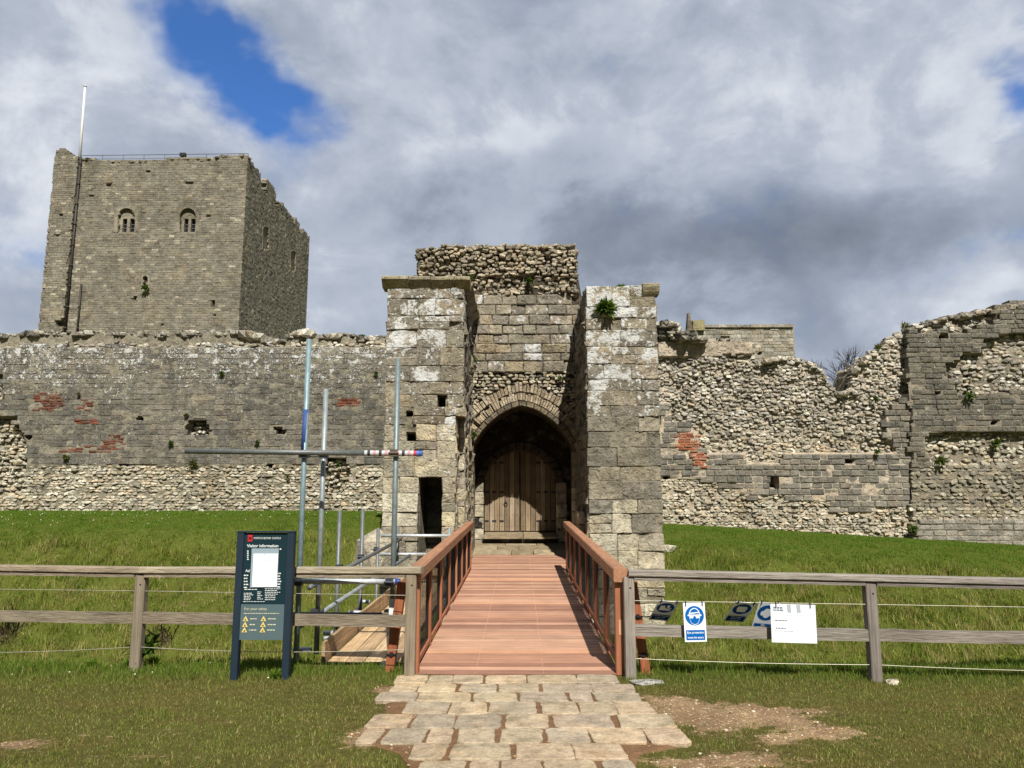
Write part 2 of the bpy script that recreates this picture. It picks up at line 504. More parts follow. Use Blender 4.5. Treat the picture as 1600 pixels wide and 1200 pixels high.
def tz(x, y):
    x, y = np.asarray(x, float), np.asarray(y, float)
    zb = np.interp(x, [-4, 3.5, 11, 16, 30], [1.34, 1.02, .58, .30, .2])
    w0 = np.interp(y, [0, 7.95, 8.5, 9.5, 11, 13, 14.3, 15.5, 19.3, 20.5, 22, 40], [0, 0, -.18, -.7, -1.45, -1.9, -1.85, -1.5, -.42, -.12, 0, 0])
    wb = np.interp(y, [14, 19.3, 22], [0, 1, 1])
    z = w0 + wb * zb
    amp = np.interp(y, [0, 7.5, 9, 18, 20, 22], [.010, .014, .09, .09, .03, .01])
    z = z + amp * sines(x, y) + np.interp(y, [7.9, 9, 18.3, 19.5], [0, .10, .10, 0]) * fbm(x * 1.6, y * 1.6, 3, 3)
    z = np.where((np.abs(x - .03) < 1.55) & (y < 7.46), np.minimum(z * .3 - .010, -.006), z)
    gate = (np.abs(x) < 1.35) & (y > 15)
    z = np.where(gate, np.minimum(z, -.35), z)
    return np.where(y > 24, np.interp(y, [24, 60, 1200], [1.0, 1.5, 1.5]), z)
def tz1(x, y): return float(tz(x, y))

def patches(x, y):
    """bare earth weight on the near lawn"""
    d = np.zeros_like(x)
    for (px, py, sx, sy, k) in ((1165, 1120, .58, .32, 1.0), (1120, 1185, .5, .2, .8), (1050, 1100, .25, .3, .8), (575, 1150, .25, .22, .8), (25, 1165, .34, .16, .6),
                               (130, 1150, .25, .10, .2), (1570, 1115, .45, .08, .5), (1260, 1150, .45, .22, .7), (250, 1185, .5, .1, .25), (600, 1075, .10, .12, .8), (1040, 1070, .2, .1, .4)):
        p = G(px, py)
        d = d + k * np.exp(-((x - p.x) / sx) ** 2 - ((y - p.y) / sy) ** 2)
    return d * (1 + 1.3 * fbm(x * 3.0, y * 4.2, 11, 6)) + .16 * np.maximum(0, fbm(x * .9, y * 1.4, 17, 4))

def grid_ground():
    xs = np.concatenate([[-900, -300, -100, -50, -34], np.linspace(-26, -6.6, 70), np.linspace(-6.5, 6.5, 190), np.linspace(6.6, 26, 70), [34, 50, 100, 300, 900]])
    ys = np.concatenate([[-900, -200, -40, -6, 1], np.linspace(3.2, 8.6, 90), np.linspace(8.7, 23, 110), [24.5, 30, 60, 200, 1200]])
    X, Y = np.meshgrid(xs, ys)
    Z = tz(X, Y)
    Dt = np.where((Y < 8.2) & (Y > 3), patches(X, Y), 0)
    mb = MB()
    nx, ny = len(xs), len(ys)
    mb.v = list(zip(X.ravel(), Y.ravel(), Z.ravel()))
    i = np.arange(ny - 1)[:, None] * nx + np.arange(nx - 1)[None, :]
    mb.f = [tuple(q) for q in np.stack([i, i + 1, i + nx + 1, i + nx], -1).reshape(-1, 4).tolist()]
    grass_c, soil, slope = np.array(lin(92, 86, 46)), np.array(lin(164, 134, 100)), np.array(lin(88, 94, 40))
    t = np.clip((Dt - .18) / .40, 0, 1)[..., None]
    base = np.where((Y > 8.2)[..., None], slope, grass_c)
    orange = np.exp(-((X - G(25, 1165).x) / .6) ** 2)[..., None]
    c = base + 0 * t
    mb.c = [(*q, float(d_)) for q, d_ in zip(c.reshape(-1, 3), np.clip(Dt, 0, 1).ravel())]
    tag(mb.build('ground', M['ground'], smooth=True), 'grassy ground with a dry ditch in front of the castle wall', kind='structure')
grid_ground()

# paved path: rows of stone flags, corner positions measured on the ground
ROWS = [(1057, 1069, [(619, 667), (668, 707), (709, 756), (759, 821), (824, 899), (901, 966)]),
        (1071, 1083, [(613, 651), (653, 712), (719, 774), (780, 842), (847, 924), (926, 991)]),
        (1084, 1098, [(588, 650), (652, 736), (739, 807), (813, 885), (891, 925), (929, 1000)]),
        (1099, 1118, [(633, 702), (704, 761), (765, 838), (845, 903), (907, 962), (963, 1020)]),
        (1119, 1140, [(579, 642), (645, 709), (712, 785), (792, 857), (866, 957), (966, 1054)]),
        (1141, 1164, [(561, 594), (601, 664), (668, 706), (716, 772), (784, 847), (855, 920), (923, 1007), (1008, 1070)]),
        (1165, 1190, [(643, 697), (703, 798), (808, 896), (899, 977)]),
        (1191, 1217, [(650, 724), (731, 778), (782, 848), (852, 936), (943, 994)]),
        (1219, 1250, [(630, 700), (708, 790), (797, 880), (888, 985)]),
        (1252, 1290, [(610, 690), (700, 800), (810, 900), (910, 1000)])]
pb = MB()
SLABS = []
for ya, yb_, xs in ROWS:
    for k, (xa, xb) in enumerate(xs):
        yc = (ya + yb_) / 2
        q = []
        for px, py in ((xa, yb_), (xb, yb_), (xb, ya), (xa, ya)):
            px = 812 + (px - 812) * (1 + .0034 * (py - yc))
            p = G(px, py)
            q.append(Vector((p.x + random.uniform(-.012, .012), p.y + random.uniform(-.012, .012), 0)))
        qc = sum(q, Vector()) / 4
        q = [v + (v - qc).normalized() * .004 for v in q]
        pts = []
        for i in range(4):
            A, B = q[i], q[(i + 1) % 4]
            d = B - A; nrm = Vector((d.y, -d.x, 0)).normalized()
            cut = min(.05, d.length * .2) * random.uniform(.3, 1)
            for t in (cut / d.length, .3, .5, .7, 1 - cut / d.length):
                pts.append(A + d * t + nrm * random.uniform(-.006, .004))
        cen = sum(pts, Vector()) / len(pts)
        SLABS.append([(p.x, p.y) for p in pts])
        h = .016 + random.uniform(-.003, .003)
        n = len(pts)
        r0 = [Vector((p.x, p.y, -.05)) for p in pts]
        r1 = [Vector((p.x, p.y, h - .006)) for p in pts]
        r2 = [Vector((cen.x + (p.x - cen.x) * .965, cen.y + (p.y - cen.y) * .955, h)) for p in pts]
        fs = [(i, (i + 1) % n, n + (i + 1) % n, n + i) for i in range(n)] + [(n + i, n + (i + 1) % n, 2 * n + (i + 1) % n, 2 * n + i) for i in range(n)] + [tuple(range(2 * n, 3 * n))]
        pb.add(r0 + r1 + r2, fs, vary(random.choice((lin(182, 162, 133), lin(174, 154, 127), lin(172, 155, 129), lin(164, 149, 128))), .08), -.5)
# sandy joints under and around the flags
lim = []
for py, xa, xb in ((1056, 628, 972), (1070, 606, 985), (1098, 590, 1010), (1122, 590, 1035), (1145, 556, 1062), (1164, 566, 1070), (1176, 610, 1010), (1200, 630, 1000), (1290, 600, 1010)):
    a, b_ = G(xa, py), G(xb, py)
    lim.append((a.x, b_.x, a.y))
NS = 40
vs, fs = [], []
for a, b_, y in lim:
    for i in range(NS + 1):
        x = a + (b_ - a) * i / NS + (.10 if i == 0 else -.10 if i == NS else 0)
        e = min(i, NS - i) / 2
        vs.append((x, y, .003 if e >= 1 else -.03 + .033 * e))
for r in range(len(lim) - 1):
    for i in range(NS):
        k = r * (NS + 1) + i
        fs.append((k + NS + 1, k + NS + 2, k + 1, k))
pj = MB(); pj.add(vs, fs, lin(128, 98, 72))
path = pb.build('paved_path', M['paver'])
tag(path, 'path of irregular tan stone flags leading to the footbridge', kind='structure')
o = pj.build('path_bed', M['ground']); tag(o, 'sandy joints between the path flags', kind='structure')

def in_path(x, y):
    a = np.interp(-y, [-q[2] for q in lim], [q[0] for q in lim]); b = np.interp(-y, [-q[2] for q in lim], [q[1] for q in lim])
    return (x > a + .03) & (x < b - .03) & (y < lim[0][2] + .02)

def blades(name, x, y, h, wd, cols, label, lean=.45, z=None, ld=None):
    n = len(x)
    if z is None: z = tz(x, y) - .005
    th = rng.uniform(0, 2 * np.pi, n); ld = rng.uniform(0, 2 * np.pi, n) if ld is None else ld
    ln = h * np.abs(rng.normal(0, lean, n)).clip(0, 1.3)
    sx, sy = np.cos(th) * wd / 2, np.sin(th) * wd / 2
    dx, dy = np.cos(ld) * ln, np.sin(ld) * ln
    up = np.sqrt(np.maximum(h * h - .6 * ln * ln, (.3 * h) ** 2))
    v = np.empty((n, 5, 3))
    v[:, 0] = np.stack([x - sx, y - sy, z], -1); v[:, 1] = np.stack([x + sx, y + sy, z], -1)
    mx, my, mz = x + dx * .35, y + dy * .35, z + up * .6
    v[:, 2] = np.stack([mx + sx * .75, my + sy * .75, mz], -1); v[:, 3] = np.stack([mx - sx * .75, my - sy * .75, mz], -1)
    v[:, 4] = np.stack([x + dx, y + dy, z + up], -1)
    b = np.arange(n)[:, None, None] * 5
    f = (b + np.array([[0, 1, 2], [0, 2, 3], [3, 2, 4]])).reshape(-1, 3)
    me = bpy.data.meshes.new(name)
    me.vertices.add(n * 5); me.vertices.foreach_set('co', v.ravel())
    me.loops.add(len(f) * 3); me.loops.foreach_set('vertex_index', f.ravel().astype(np.int32))
    me.polygons.add(len(f)); me.polygons.foreach_set('loop_start', np.arange(len(f), dtype=np.int32) * 3)
    me.update(calc_edges=True)
    at = me.color_attributes.new('tint', 'FLOAT_COLOR', 'POINT')
    c4 = np.ones((n, 5, 4)); c4[:, :, :3] = cols[:, None, :]
    at.data.foreach_set('color', c4.astype(np.float32).ravel())
    me.materials.append(M['blade'])
    o = bpy.data.objects.new(name, me); col.objects.link(o)
    return tag(o, label, kind='stuff')

def blade_cols(n, pal, wts, amt=.18):
    k = rng.choice(len(pal), n, p=np.array(wts) / sum(wts))
    c = np.array([lin(*p) for p in pal])[k]
    return c * (1 + rng.uniform(-amt, amt, (n, 1))) * (1 + rng.uniform(-.05, .05, (n, 3)))

# near lawn: short, worn
N = 300000
yy = 4.2 + 4.0 * rng.random(N) ** .9; xx = (rng.random(N) - .5) * 2 * (yy * .86 + 1.0)
d = patches(xx, yy)
edge = np.clip((yy - 6.9) / .7, 0, 1)
keep = (rng.random(N) > np.clip((d - .10) / .6, 0, .9)) & ~in_path(xx, yy) & ~((np.abs(xx) < 1.0) & (yy > 7.4))
dens = .5 + .9 * fbm(xx * 3.6, yy * 4.4, 23)
keep &= rng.random(N) < .45 + .55 * np.clip(np.maximum(edge, dens), 0, 1)
keep &= ~((xx > -2.15) & (xx < -1.0) & (yy > 7.75))
xx, yy, edge, d = xx[keep], yy[keep], edge[keep], d[keep]
n = len(xx)
hh = (rng.uniform(.012, .042, n) * (.7 + .6 * np.clip(fbm(xx * 4, yy * 5, 77), 0, 1)) + edge * rng.uniform(.01, .075, n) * (rng.random(n) < .6)) * (1 - .5 * np.clip(d, 0, 1))
cc = blade_cols(n, [(120, 130, 58), (138, 140, 70), (102, 116, 46), (158, 150, 92), (170, 158, 108), (84, 98, 38)], [4, 4, 4, 1.6, .9, 2.5], .24)
cg = blade_cols(n, [(92, 118, 34), (108, 130, 44), (80, 108, 30), (130, 130, 62)], [4, 3, 3, 1])
dl = ((fbm(xx * 1.7, yy * 2.2, 53, 5)) > .15) & (rng.random(n) < .6)
cc = np.where(dl[:, None], blade_cols(n, [(140, 128, 74), (150, 134, 84), (122, 112, 58)], [3, 2, 3]), cc)
t = (edge * (rng.random(n) < .85))[:, None]
blades('lawn_grass', xx, yy, hh, rng.uniform(.003, .008, n), cc * (1 - t) + cg * t, 'short worn lawn grass either side of the path', .5)

# ditch and bank: rough grass lying in clumps; the berm below the wall is short and even
NC, PER = 15000, 30
cy = 8.0 + 13.0 * rng.random(NC) ** 1.05; cx = (rng.random(NC) - .5) * 2 * (cy * .78 + 1)
cdir = rng.uniform(0, 2 * np.pi, NC); csz = rng.uniform(.5, 1.35, NC)
tus = np.clip(.5 + .8 * fbm(cx * .9, cy * .9, 31), .1, 1.1)
pal = np.array([lin(*c) for c in ((114, 128, 44), (130, 140, 58), (98, 114, 36), (78, 96, 30), (150, 146, 74), (176, 164, 108), (144, 128, 80))])
dryc = fbm(cx * .8, cy * 1.0, 41, 5) + .5 * (rng.random(NC) - .5) + np.interp(cy, [9, 13, 17, 18.5], [.05, .15, .0, -.25])
wts_g, wts_d = np.array([4, 4, 4, 3, 2, .8, .6]), np.array([1, 2, 1, .6, 3, 4, 2.5])
ck = np.where(dryc > .0, rng.choice(7, NC, p=wts_d / wts_d.sum()), rng.choice(7, NC, p=wts_g / wts_g.sum()))
k = np.repeat(np.arange(NC), PER)
xx = cx[k] + rng.normal(0, .085, NC * PER) * csz[k]; yy = cy[k] + rng.normal(0, .085, NC * PER) * csz[k]
keep = ~((xx > -2.05) & (xx < -1.05) & (yy < 9.2)) & ~((xx > -2.8) & (xx < 2.9) & (yy > 15.7)) & ~((np.abs(xx) < 1.25) & (yy < 16)) & (yy < 21.95)
xx, yy, k = xx[keep], yy[keep], k[keep]
n = len(xx)
berm = np.clip((yy - 18.6 + .3 * sines(xx * .7, yy)) / .9, 0, 1)
hh = rng.uniform(.07, .18, n) * (.45 + .8 * tus[k]) * csz[k] * np.interp(yy, [8, 9.5], [.55, 1]) * (1 - berm) + berm * rng.uniform(.02, .05, n)
own = rng.random(n) < .30
cc = pal[np.where(own, rng.choice(7, n, p=wts_g / wts_g.sum()), ck[k])] * (1 + rng.uniform(-.2, .2, (n, 1)))
cb = blade_cols(n, [(88, 120, 28), (102, 130, 36), (78, 110, 22), (122, 132, 56)], [3, 3, 2, .6], .14)
cc = cc * (1 - berm[:, None]) + cb * berm[:, None]
blades('ditch_grass', xx, yy, hh, rng.uniform(.008, .016, n), cc, 'long rough grass lying in clumps over the ditch and its far bank', .75, ld=cdir[k] + rng.normal(0, .7, n))
N = 120000                                         # the short turf of the berm
yy = 18.3 + 3.7 * rng.random(N); xx = (rng.random(N) - .5) * 2 * (yy * .78 + 1)
keep = ~((xx > -2.8) & (xx < 2.9)) & (rng.random(N) < np.clip((yy - 18.3) / .8, 0, 1))
xx, yy = xx[keep], yy[keep]; n = len(xx)
blades('berm_grass', xx, yy, rng.uniform(.02, .05, n), rng.uniform(.008, .014, n), blade_cols(n, [(88, 122, 28), (102, 132, 36), (78, 112, 22), (124, 134, 58)], [3, 3, 2, .8], .16), 'short bright turf along the foot of the walls', .5)

# seed stalks, straw coloured, in drifts on the right bank and by the lip of the ditch
N = 26000
yy = 8.3 + 10.5 * rng.random(N); xx = rng.random(N) * 26 - 12
dr = sines(xx * .9 + 2, yy * .7) + .6 * sines(xx * 2.9, yy * 3.1)
keep = (dr > .35) & (np.abs(xx) > 1.4) & ((xx > 4.1) | (rng.random(N) < .35)) & ~((xx > -2.8) & (xx < 2.9) & (yy > 15.7))
xx, yy = xx[keep], yy[keep]; n = len(xx)
blades('dry_grass', xx, yy, rng.uniform(.16, .36, n), rng.uniform(.004, .008, n), blade_cols(n, [(176, 160, 108), (160, 140, 90), (140, 128, 70)], [3, 3, 2]), 'straw coloured seed stalks standing on the bank', .32)

# daisies in the lawn and along the foot of the left wall
N = 86
yy = np.concatenate([rng.uniform(6.9, 7.9, 12), rng.uniform(19.6, 21.5, N - 12)]); xx = np.concatenate([rng.uniform(-5.6, -1.8, 12), rng.uniform(-14, -3.2, N - 12)])
db = MB()
for x, y in zip(xx, yy):
    z = tz1(x, y) + random.uniform(.02, .035); r = random.uniform(.005, .009) * (1 if y < 10 else 1.5)
    db.add([(x + r * math.cos(t), y + r * math.sin(t) - .2 * r, z + .5 * r * math.sin(t)) for t in np.linspace(0, 6.283, 8, endpoint=False)], [tuple(range(8))], lin(232, 232, 222))
    db.add([(x, y, z - .04), (x + .002, y, z - .04), (x, y, z)], [(0, 1, 2)], lin(90, 120, 40))
tag(db.build('daisies', M['matt']), 'white daisies dotted through the turf', kind='stuff')

# stone chips in the bare earth and joints
cb_ = MB()
for _ in range(1500):
    x, y = random.uniform(-2.6, 3.4), random.uniform(4.6, 7.4)
    dd = float(patches(np.array([x]), np.array([y]))[0])
    onp = bool(in_path(np.array([x]), np.array([y]))[0])
    if onp:
        if random.random() > .55 or any(inpoly(x, y, s) for s in SLABS): continue
    elif dd < .35: continue
    r = random.uniform(.004, .012)
    rock(cb_, (x, y, (.004 if onp else tz1(x, y) + .003)), r, vary(random.choice((lin(210, 196, 172), lin(190, 160, 120), lin(170, 140, 104))), .2))
o = cb_.build('gravel', M['paver']); tag(o, 'pale stone chips scattered on the bare earth and path joints', kind='stuff')

# ------------------------------------------------------------------ masonry walls
ASH = [lin(134, 127, 112), lin(129, 123, 109), lin(139, 131, 114), lin(125, 119, 106), lin(142, 134, 117)]
DARK = [lin(120, 115, 103), lin(115, 111, 101), lin(124, 118, 105), lin(127, 121, 106)]
PALE = [lin(198, 188, 162), lin(182, 172, 146), lin(208, 200, 176), lin(166, 157, 134), lin(192, 174, 140)]
RUB = [lin(186, 176, 154), lin(168, 159, 140), lin(198, 190, 170), lin(148, 140, 124), lin(180, 165, 138), lin(208, 202, 184), lin(160, 152, 138)]
BRICK = [lin(122, 82, 70), lin(130, 88, 74), lin(112, 76, 66), lin(112, 88, 78), lin(132, 104, 90)]
def pick(p, a=.16): return vary(random.choice(p), a)

def courses(mb, fr, ub, vb, hr, lr, fn):
    """running courses over a rectangle; fn(uc, vc, u0, u1, v0, v1) makes the stone or nothing"""
    v = vb[0]
    while v < vb[1]:
        h = random.uniform(*hr)
        u = ub[0] - random.uniform(0, lr[1])
        while u < ub[1]:
            l = random.uniform(*lr)
            fn(u + l / 2, v + h / 2, u, u + l, v, v + h)
            u += l
        v += h

# ---- left curtain wall
YL = 22.0
fL = front(YL)
LP = dict(
    bricks=[[(55, 612), (74, 614), (98, 608), (99, 643), (55, 644)], [(119, 624), (147, 622), (145, 643), (124, 641)], [(116, 655), (153, 656), (153, 662), (118, 661)],
            [(166, 681), (192, 679), (196, 690), (190, 709), (88, 709), (90, 703), (132, 697), (160, 695)], [(527, 624), (563, 624), (562, 637), (530, 636)]],
    holes=[[(296, 657), (323, 657), (329, 672), (322, 680), (290, 680), (290, 673)], [(430, 667), (445, 667), (445, 676), (424, 680)], [(210, 676), (220, 675), (220, 688), (210, 686)],
           [(186, 721), (207, 721), (207, 728), (186, 729)], [(215, 652), (222, 652), (222, 659), (215, 659)], [(38, 676), (46, 676), (46, 688), (38, 688)], [(162, 608), (168, 608), (168, 614), (162, 614)], [(355, 611), (361, 611), (361, 617), (355, 617)], [(415, 727), (425, 727), (425, 731), (415, 731)]],
    broken=[[(-400, 653), (27, 653), (27, 664), (39, 690), (41, 720), (38, 760), (22, 775), (-400, 785)], [(-400, 580), (3, 584), (8, 606), (4, 626), (-400, 640)], [(510, 716), (544, 718), (546, 742), (530, 776), (508, 776), (506, 740)]])
def topL(px):
    return interp(px, [(-400, 524), (0, 519), (60, 515), (120, 516), (240, 517), (330, 515), (365, 513), (380, 518), (395, 516), (410, 530), (440, 528), (455, 517), (475, 514), (487, 521), (530, 518), (560, 523), (600, 522), (640, 524)])
def clsL(px, py):
    if py < topL(px) + 1 or py > 812: return None
    for b in LP['broken']:
        if inpoly(px, py, b): return 'rub'
    for b in LP['holes']:
        if inpoly(px, py, b): return 'hole'
    for b in LP['bricks']:
        if inpoly(px, py, b): return 'brick'
    if py < 541 + 4 * nz(px * .03, 3): return 'top'
    if py > 728 + 3 * nz(px * .02, 9): return 'low'
    return 'ash'
curtain = thing('castle_rampart', (-8, YL, 1.3), 'long grey ashlar curtain wall with red brick patches below the keep', 'castle wall', )
mb, br_, rb, core = MB(), MB(), MB(), MB()
uA, uB = P(-330, 700, YL).x, P(668, 700, YL).x
zt, zb0 = P(300, 505, YL).z, .9
def mk(uc, vc, u0, u1, v0, v1):
    px, py = pix(fL.at(uc, vc))
    if clsL(px, py) != 'ash': return
    g = nz(uc * .35, vc * .5, 2) + .5 * nz(uc * 1.1, vc * .7, 8)
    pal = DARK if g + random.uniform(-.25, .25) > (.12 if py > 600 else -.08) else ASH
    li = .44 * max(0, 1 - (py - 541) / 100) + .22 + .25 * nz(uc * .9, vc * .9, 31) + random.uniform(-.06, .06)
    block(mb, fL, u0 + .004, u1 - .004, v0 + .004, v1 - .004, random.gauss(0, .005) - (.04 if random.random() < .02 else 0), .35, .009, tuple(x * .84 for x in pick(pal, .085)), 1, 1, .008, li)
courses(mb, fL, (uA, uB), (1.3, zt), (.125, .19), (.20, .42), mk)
BP = [MB() for _ in LP['bricks']]
def mkb(uc, vc, u0, u1, v0, v1):
    px, py = pix(fL.at(uc, vc))
    if clsL(px, py) == 'brick': block(BP[[inpoly(px, py, q) for q in LP['bricks']].index(True)], fL, u0 + .006, u1 - .006, v0 + .006, v1 - .006, .0 + random.gauss(0, .01), .3, .01, pick(BRICK, .2), 1, 1, .004)
courses(br_, fL, (uA, uB), (1.3, zt), (.072, .076), (.18, .25), mkb)
def mkr(uc, vc, u0, u1, v0, v1):
    px, py = pix(fL.at(uc, vc)); c = clsL(px, py)
    a, b = (u1 - u0) / 2, (v1 - v0) / 2
    if c == 'low':
        rubble(rb, fL, uc, vc, a * 1.03, b * 1.0, random.gauss(-.03, .022), .3, pick(PALE, .16), .12)
    elif c in ('rub', 'hole'):
        rubble(rb, fL, uc, vc + random.uniform(-.03, .03), a * .95, b * 1.0, (-.22 if c == 'rub' else -.30) + random.gauss(0, .06), .3, pick(PALE if c == 'rub' else RUB, .18), 0)
    elif c == 'top':
        n = -.10 - max(0, vc - P(300, 541, YL).z) * 1.2
        rubble(rb, fL, uc, vc + random.uniform(-.04, .04), a * 1.0, b * 1.1, n + random.gauss(0, .07), .4, pick(RUB, .2), .40)
courses(rb, fL, (uA, uB), (.9, zt + .1), (.06, .095), (.09, .22), mkr)
def coreL(u, v):
    px, py = pix(fL.at(u, v)); c = clsL(px, py)
    return {'ash': -.010, 'brick': -.010, 'low': -.05, 'rub': -.30, 'hole': -.42, 'top': -.22, None: -.3}[c] + .02 * nz(u * 6, v * 6)
heightfield(core, fL, uA, uB, .7, zt + .2, .08, lambda u, v: (lambda q: q[1] > topL(q[0]) + 3)(pix(fL.at(u, v))), coreL,
            lambda u, v: vary(lin(142, 134, 112), .1))
outl = [(uA, .4), (uB, .4)] + [(P(px, topL(px) + 5, YL).x, P(px, topL(px) + 5, YL).z) for px in range(668, -331, -10)]
core.prism(outl, fL, -.55, -1.9, lin(140, 130, 108))
for _ in range(3200):                         # broken top of the wall
    px = random.uniform(-320, 630); py = topL(px)
    p = P(px, py, YL)
    dn = random.uniform(.2, 1.7)
    rock(rb, (p.x, YL + dn, p.z - .08 + .10 * random.random() - .06 * abs(dn - .7)), random.choice((.05, .06, .08, .10, .13)) * random.uniform(.8, 1.2), pick(RUB[:4] + DARK + RUB[6:], .22), .3, (1.2, 1, .7))
for px, py in ((388, 522), (380, 521), (398, 523), (470, 517), (462, 519), (478, 518)):
    p = P(px, py, YL); rock(rb, (p.x, YL + .25, p.z), random.uniform(.15, .22), pick(RUB, .1), .3, (1.3, 1, .7))
core.build('wall_core', M['stone'], curtain)
mb.build('ashlar_facing', M['stone'], curtain)
for q in BP:
    if q.v: q.build('brick_patch', M['brick'], curtain)
rb.build('rubble', M['stone'], curtain)

# ---- right curtain wall, robbed of most of its facing
YR = 22.0
fR = front(YR)
def topR(px):
    return interp(px, [(1000, 502), (1033, 500), (1050, 500), (1058, 506), (1064, 514), (1080, 516), (1095, 529), (1110, 531), (1180, 531), (1186, 566), (1210, 556), (1240, 553), (1262, 560), (1282, 570), (1294, 586), (1305, 604), (1312, 610), (1328, 610), (1332, 604), (1336, 580), (1345, 566), (1370, 548), (1392, 532), (1405, 524), (1440, 512), (1480, 500)])
RP = dict(
    brick=[(1057, 684), (1066, 675), (1082, 673), (1093, 682), (1095, 703), (1108, 716), (1103, 730), (1085, 729), (1080, 712), (1074, 702), (1058, 706)],
    hole=[[(1202, 744), (1214, 744), (1215, 764), (1203, 762)], [(1322, 715), (1334, 715), (1334, 722), (1322, 722)], [(1382, 763), (1389, 763), (1389, 768), (1382, 768)], [(1038, 744), (1044, 744), (1044, 748), (1038, 748)]],
    ash=[[(1030, 634), (1046, 634), (1050, 656), (1078, 664), (1094, 676), (1096, 702), (1110, 706), (1168, 706), (1172, 724), (1222, 724), (1226, 708), (1400, 709), (1402, 692), (1386, 688), (1384, 642), (1400, 642), (1402, 626), (1432, 624), (1432, 792), (1375, 790), (1368, 803), (1300, 800), (1296, 786), (1230, 778), (1212, 768), (1180, 779), (1150, 772), (1130, 760), (1118, 750), (1030, 747)]],
    flat=[[(1030, 532), (1096, 530), (1180, 532), (1180, 552), (1100, 556), (1030, 556)]])
def clsR(px, py):
    if py < topR(px) + 1: return None
    if inpoly(px, py, RP['brick']): return 'brick'
    for b in RP['hole']:
        if inpoly(px, py, b): return 'hole'
    for b in RP['ash']:
        if inpoly(px, py, b): return 'ash'
    for b in RP['flat']:
        if inpoly(px, py, b): return 'flat'
    return 'low' if py > 745 else 'rub'
ruin = thing('castle_rampart', (7, YR, .8), 'ruined castle wall of exposed pale rubble with a deep notch in its top', 'castle wall')
mb, br_, rb, core = MB(), MB(), MB(), MB()
uA, uB = P(962, 700, YR).x, P(1440, 700, YR).x
zt = P(1033, 494, YR).z
def mk(uc, vc, u0, u1, v0, v1):
    px, py = pix(fR.at(uc, vc))
    if clsR(px, py) != 'ash': return
    lo = py > 752
    block(mb, fR, u0 + .006, u1 - .006, v0 + .006, v1 - .006, random.gauss(0, .014), .35, .02, pick(ASH if random.random() < (.85 if lo else .45) else (PALE if lo and random.random() < .4 else DARK), .16), 1, 1, .008, .05)
courses(mb, fR, (uA, uB), (.6, zt), (.13, .19), (.20, .42), mk)
def mkb(uc, vc, u0, u1, v0, v1):
    px, py = pix(fR.at(uc, vc))
    if clsR(px, py) == 'brick': block(br_, fR, u0 + .006, u1 - .006, v0 + .006, v1 - .006, .02 + random.gauss(0, .012), .3, .01, pick([lin(172, 120, 98), lin(162, 110, 90), lin(160, 122, 104)], .2), 1, 1, .004)
courses(br_, fR, (uA, uB), (.6, zt), (.07, .075), (.15, .25), mkb)
def mkr(uc, vc, u0, u1, v0, v1):
    px, py = pix(fR.at(uc, vc)); c = clsR(px, py)
    a, b = (u1 - u0) / 2, (v1 - v0) / 2
    if c == 'low':
        rubble(rb, fR, uc, vc, a * 1.0, b * 1.0, random.gauss(-.05, .03), .3, pick(PALE, .17), .05)
    elif c == 'hole':
        rubble(rb, fR, uc, vc, a * .9, b * .9, -.5, .2, pick(RUB, .1))
    elif c == 'rub':
        relief = .10 * nz(uc * .8, vc * 1.2, 4) + .05 * nz(uc * 2.2, vc * 2.6, 1)
        warm = PALE if py > 660 and random.random() < .7 else RUB
        rubble(rb, fR, uc + random.uniform(-.03, .03), vc + random.uniform(-.035, .035), a * random.uniform(.9, 1.15), b * random.uniform(.9, 1.2), -.20 + relief + random.gauss(0, .03), .35, pick(warm, .18), .05)
    elif c == 'flat' and random.random() < .35:
        block(rb, fR, u0, u1, v0, v1, -.10 + random.gauss(0, .006), .2, .015, vary(lin(176, 160, 140), .06), 1, 1, .006)
courses(rb, fR, (uA, uB), (.2, zt + .1), (.055, .09), (.07, .19), mkr)
def coreR(u, v):
    px, py = pix(fR.at(u, v)); c = clsR(px, py)
    rl = .10 * nz(u * .8, v * 1.2, 4) + .05 * nz(u * 2.2, v * 2.6, 1)
    return {'ash': -.024, 'brick': -.0, 'low': -.08, 'rub': -.245 + rl, 'hole': -.55, 'flat': -.11, None: -.3}[c] + .02 * nz(u * 6, v * 6)
heightfield(core, fR, uA, uB, .0, zt + .2, .07, lambda u, v: (lambda q: q[1] > topR(q[0]) + 2)(pix(fR.at(u, v))), coreR,
            lambda u, v: vary(lin(186, 170, 144), .1))
tl = [px for px in range(1440, 961, -6)]
core.prism([(uA, -.3), (uB, -.3)] + [(P(px, topR(px) + 5, YR).x, P(px, topR(px) + 5, YR).z) for px in tl], fR, -.65, -1.6, lin(140, 130, 108))
for _ in range(520):
    px = random.uniform(965, 1435); py = topR(px)
    if 1100 < px < 1182: continue
    p = P(px, py + 3, YR); dn = random.uniform(.05, 1.4)
    rock(rb, (p.x, YR + dn, p.z - .06 * random.random()), random.uniform(.06, .13), pick(RUB, .2), .15, (1.2, 1, .75))
for _ in range(110):                          # overhanging clump of dark rubble beside the gatehouse
    px = random.uniform(1034, 1098); py = random.uniform(topR(px) + 3, min(533, topR(px) + 26))
    p = P(px, py, YR); rock(rb, (p.x, YR - .10 + random.uniform(-.1, .3), p.z), random.uniform(.07, .14), pick(RUB[:4] + DARK, .18), .1, (1.2, 1, .7))
core.build('wall_core', M['stone'], ruin)
mb.build('ashlar_facing', M['stone'], ruin)
br_.build('brick_patch', M['brick'], ruin)
rb.build('rubble', M['stone'], ruin)

